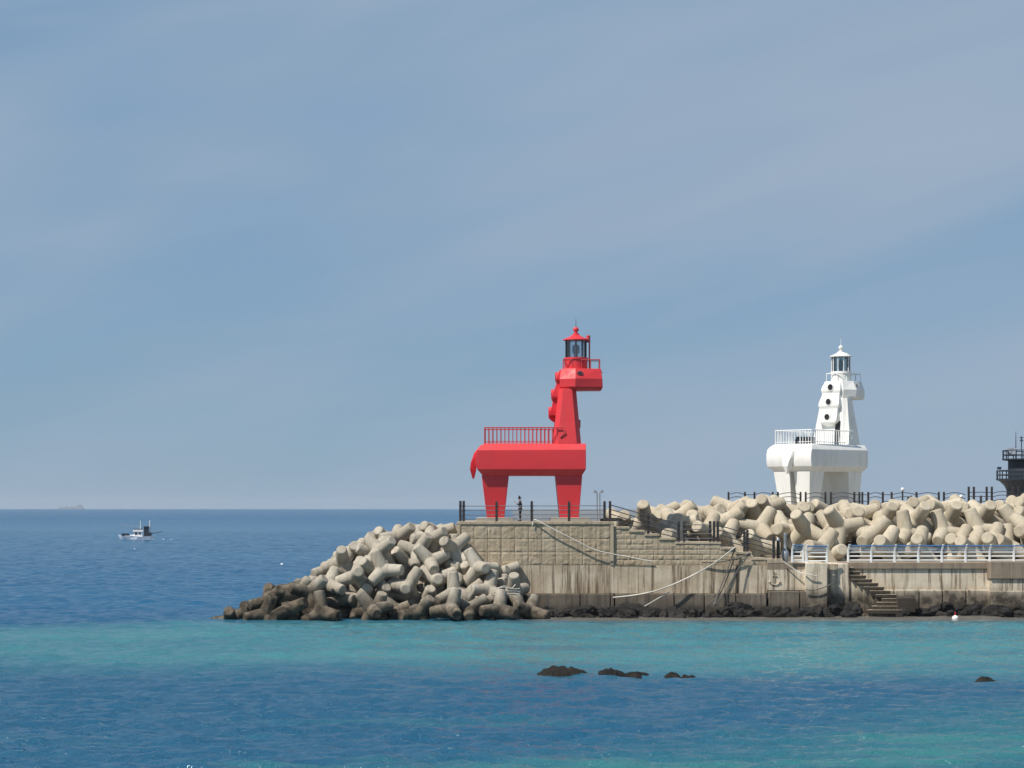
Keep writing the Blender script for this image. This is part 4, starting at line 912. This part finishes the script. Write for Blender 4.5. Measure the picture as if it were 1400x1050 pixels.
# ------------------------------------------------------------------ person
def person():
    y = 157.4; t = thing('person', 'person in dark clothes standing between the red horse legs looking at a phone', 'person', (PX(711.5, y), y, TOP), R(172)); t.scale = (1.06, 1.06, 1.06)
    def skin(name, mat, verts, edges, parent, sub=1):
        me = bpy.data.meshes.new(name); me.from_pydata([v[:3] for v in verts], edges, []); me.materials.append(mat)
        o = bpy.data.objects.new(name, me); C.objects.link(o); o.parent = parent
        md = o.modifiers.new('skin', 'SKIN'); md.use_smooth_shade = True
        for i, v in enumerate(verts):
            r = v[3]; me.skin_vertices[0].data[i].radius = r if isinstance(r, tuple) else (r, r)
        me.skin_vertices[0].data[0].use_root = True
        sm = o.modifiers.new('sub', 'SUBSURF'); sm.levels = sm.render_levels = sub; return o
    sk, nt, N, L, p = nodes('skin'); setp(p, Roughness=.55); pos, _ = world_pos(N, L); L(mixc(N, L, noise(N, L, pos, 30, 2), (.42, .25, .18), (.5, .3, .22)), p.inputs['Base Color'])
    V = [(0, 0, .93, (.13, .1)), (0, 0, 1.12, (.12, .09)), (.02, 0, 1.34, (.14, .1)), (.03, 0, 1.46, .055), (.05, 0, 1.52, .05), (.07, 0, 1.58, .085), (.06, 0, 1.66, .085), (.155, 0, 1.595, .02)]
    E = [(0, 1), (1, 2), (2, 3), (3, 4), (4, 5), (5, 6), (5, 7)]
    for s in (-1, 1):
        b = len(V); V += [(0, s*.09, .86, .085), (.03, s*.1, .48, .055), (-.01, s*.1, .09, .04), (.05, s*.105, .035, .035), (.15, s*.115, .03, .03)]
        E += [(0, b), (b, b+1), (b+1, b+2), (b+2, b+3), (b+3, b+4)]
        b = len(V); V += [(.0, s*.18, 1.38, .05), (.05, s*.23, 1.13, .042), (.27, s*.10, 1.24, .03), (.33, s*.06, 1.28, (.034, .018))]
        E += [(2, b), (b, b+1), (b+1, b+2), (b+2, b+3)]
        hb = b+3
        for k, ln in enumerate((.065, .075, .07, .055)):
            c = len(V); yy = s*(.06+(k-1.5)*.019); V += [(.365, yy, 1.295-.004*k, .009), (.365+ln*.6, yy, 1.315, .008), (.36+ln*.6, yy-s*.025, 1.335, .007)]; E += [(hb, c), (c, c+1), (c+1, c+2)]
        c = len(V); V += [(.32, s*.03, 1.3, .01), (.345, s*.012, 1.33, .009)]; E += [(hb-1, c), (c, c+1)]
    body = skin('body', sk, V, E, t)
    cl = lambda n, c: paint(n, c, .85, .3)
    jk = cl('dark_jacket', (.02, .022, .035))
    V = [(0, 0, .88, (.155, .125)), (0, 0, 1.12, (.15, .12)), (.02, 0, 1.33, (.165, .125)), (.03, 0, 1.44, .075)]; E = [(0, 1), (1, 2), (2, 3)]
    for s in (-1, 1): b = len(V); V += [(.0, s*.19, 1.38, .068), (.05, s*.235, 1.13, .058), (.25, s*.115, 1.23, .042)]; E += [(2, b), (b, b+1), (b+1, b+2)]
    skin('jacket', jk, V, E, t)
    V = [(0, 0, .93, (.145, .115))]; E = []
    for s in (-1, 1): b = len(V); V += [(0, s*.09, .84, .1), (.03, s*.1, .48, .072), (-.01, s*.1, .1, .06)]; E += [(0, b), (b, b+1), (b+1, b+2)]
    skin('trousers', cl('dark_trousers', (.018, .02, .03)), V, E, t)
    for s in (-1, 1): MB().loft([[(a-.06, s*.105-w, z), (a+.2*q, s*.105-w*.8, z), (a+.2*q, s*.105+w*.8, z), (a-.06, s*.105+w, z)] for a, w, z, q in ((0, .05, 0, 1), (0, .05, .05, .95), (-.01, .045, .1, .3))]).build('shoe', M['black'], t, bevel=.015)
    hr = cl('black_hair', (.012, .011, .012))
    skin('hair', hr, [(.03, 0, 1.67, .1), (.0, 0, 1.58, .085), (.07, 0, 1.69, .06)], [(0, 1), (0, 2)], t)
    for s in (-1, 1): MB().lathe([(.002, -.012), (.012, 0), (.002, .012)], 8, (.147, s*.035, 1.625)).build('eye', M['black'], t)
    ph = MB().box(-.006, .006, -.04, .04, -.08, .08).build('phone', M['black'], bevel=.004)
    ph.location = t.matrix_basis @ Vector((.385, 0, 1.37)); ph.rotation_euler = (0, R(20), R(172)); put(ph, 'black phone held up by the person on the platform', 'phone')
person()

# ------------------------------------------------------------------ haze
def haze():
    m = bpy.data.materials.new('haze'); m.use_nodes = True; nt = m.node_tree; nt.nodes.remove(nt.nodes['Principled BSDF'])
    v = nt.nodes.new('ShaderNodeVolumePrincipled'); v.inputs['Color'].default_value = (.80, .88, 1, 1); v.inputs['Density'].default_value = HAZE
    nt.links.new(v.outputs[0], nt.nodes['Material Output'].inputs['Volume'])
    put(MB().box(-2700, 2700, -60, 5950, -2.8, 26).build('haze', m), kind='stuff')
HAZE = 6e-5
haze()
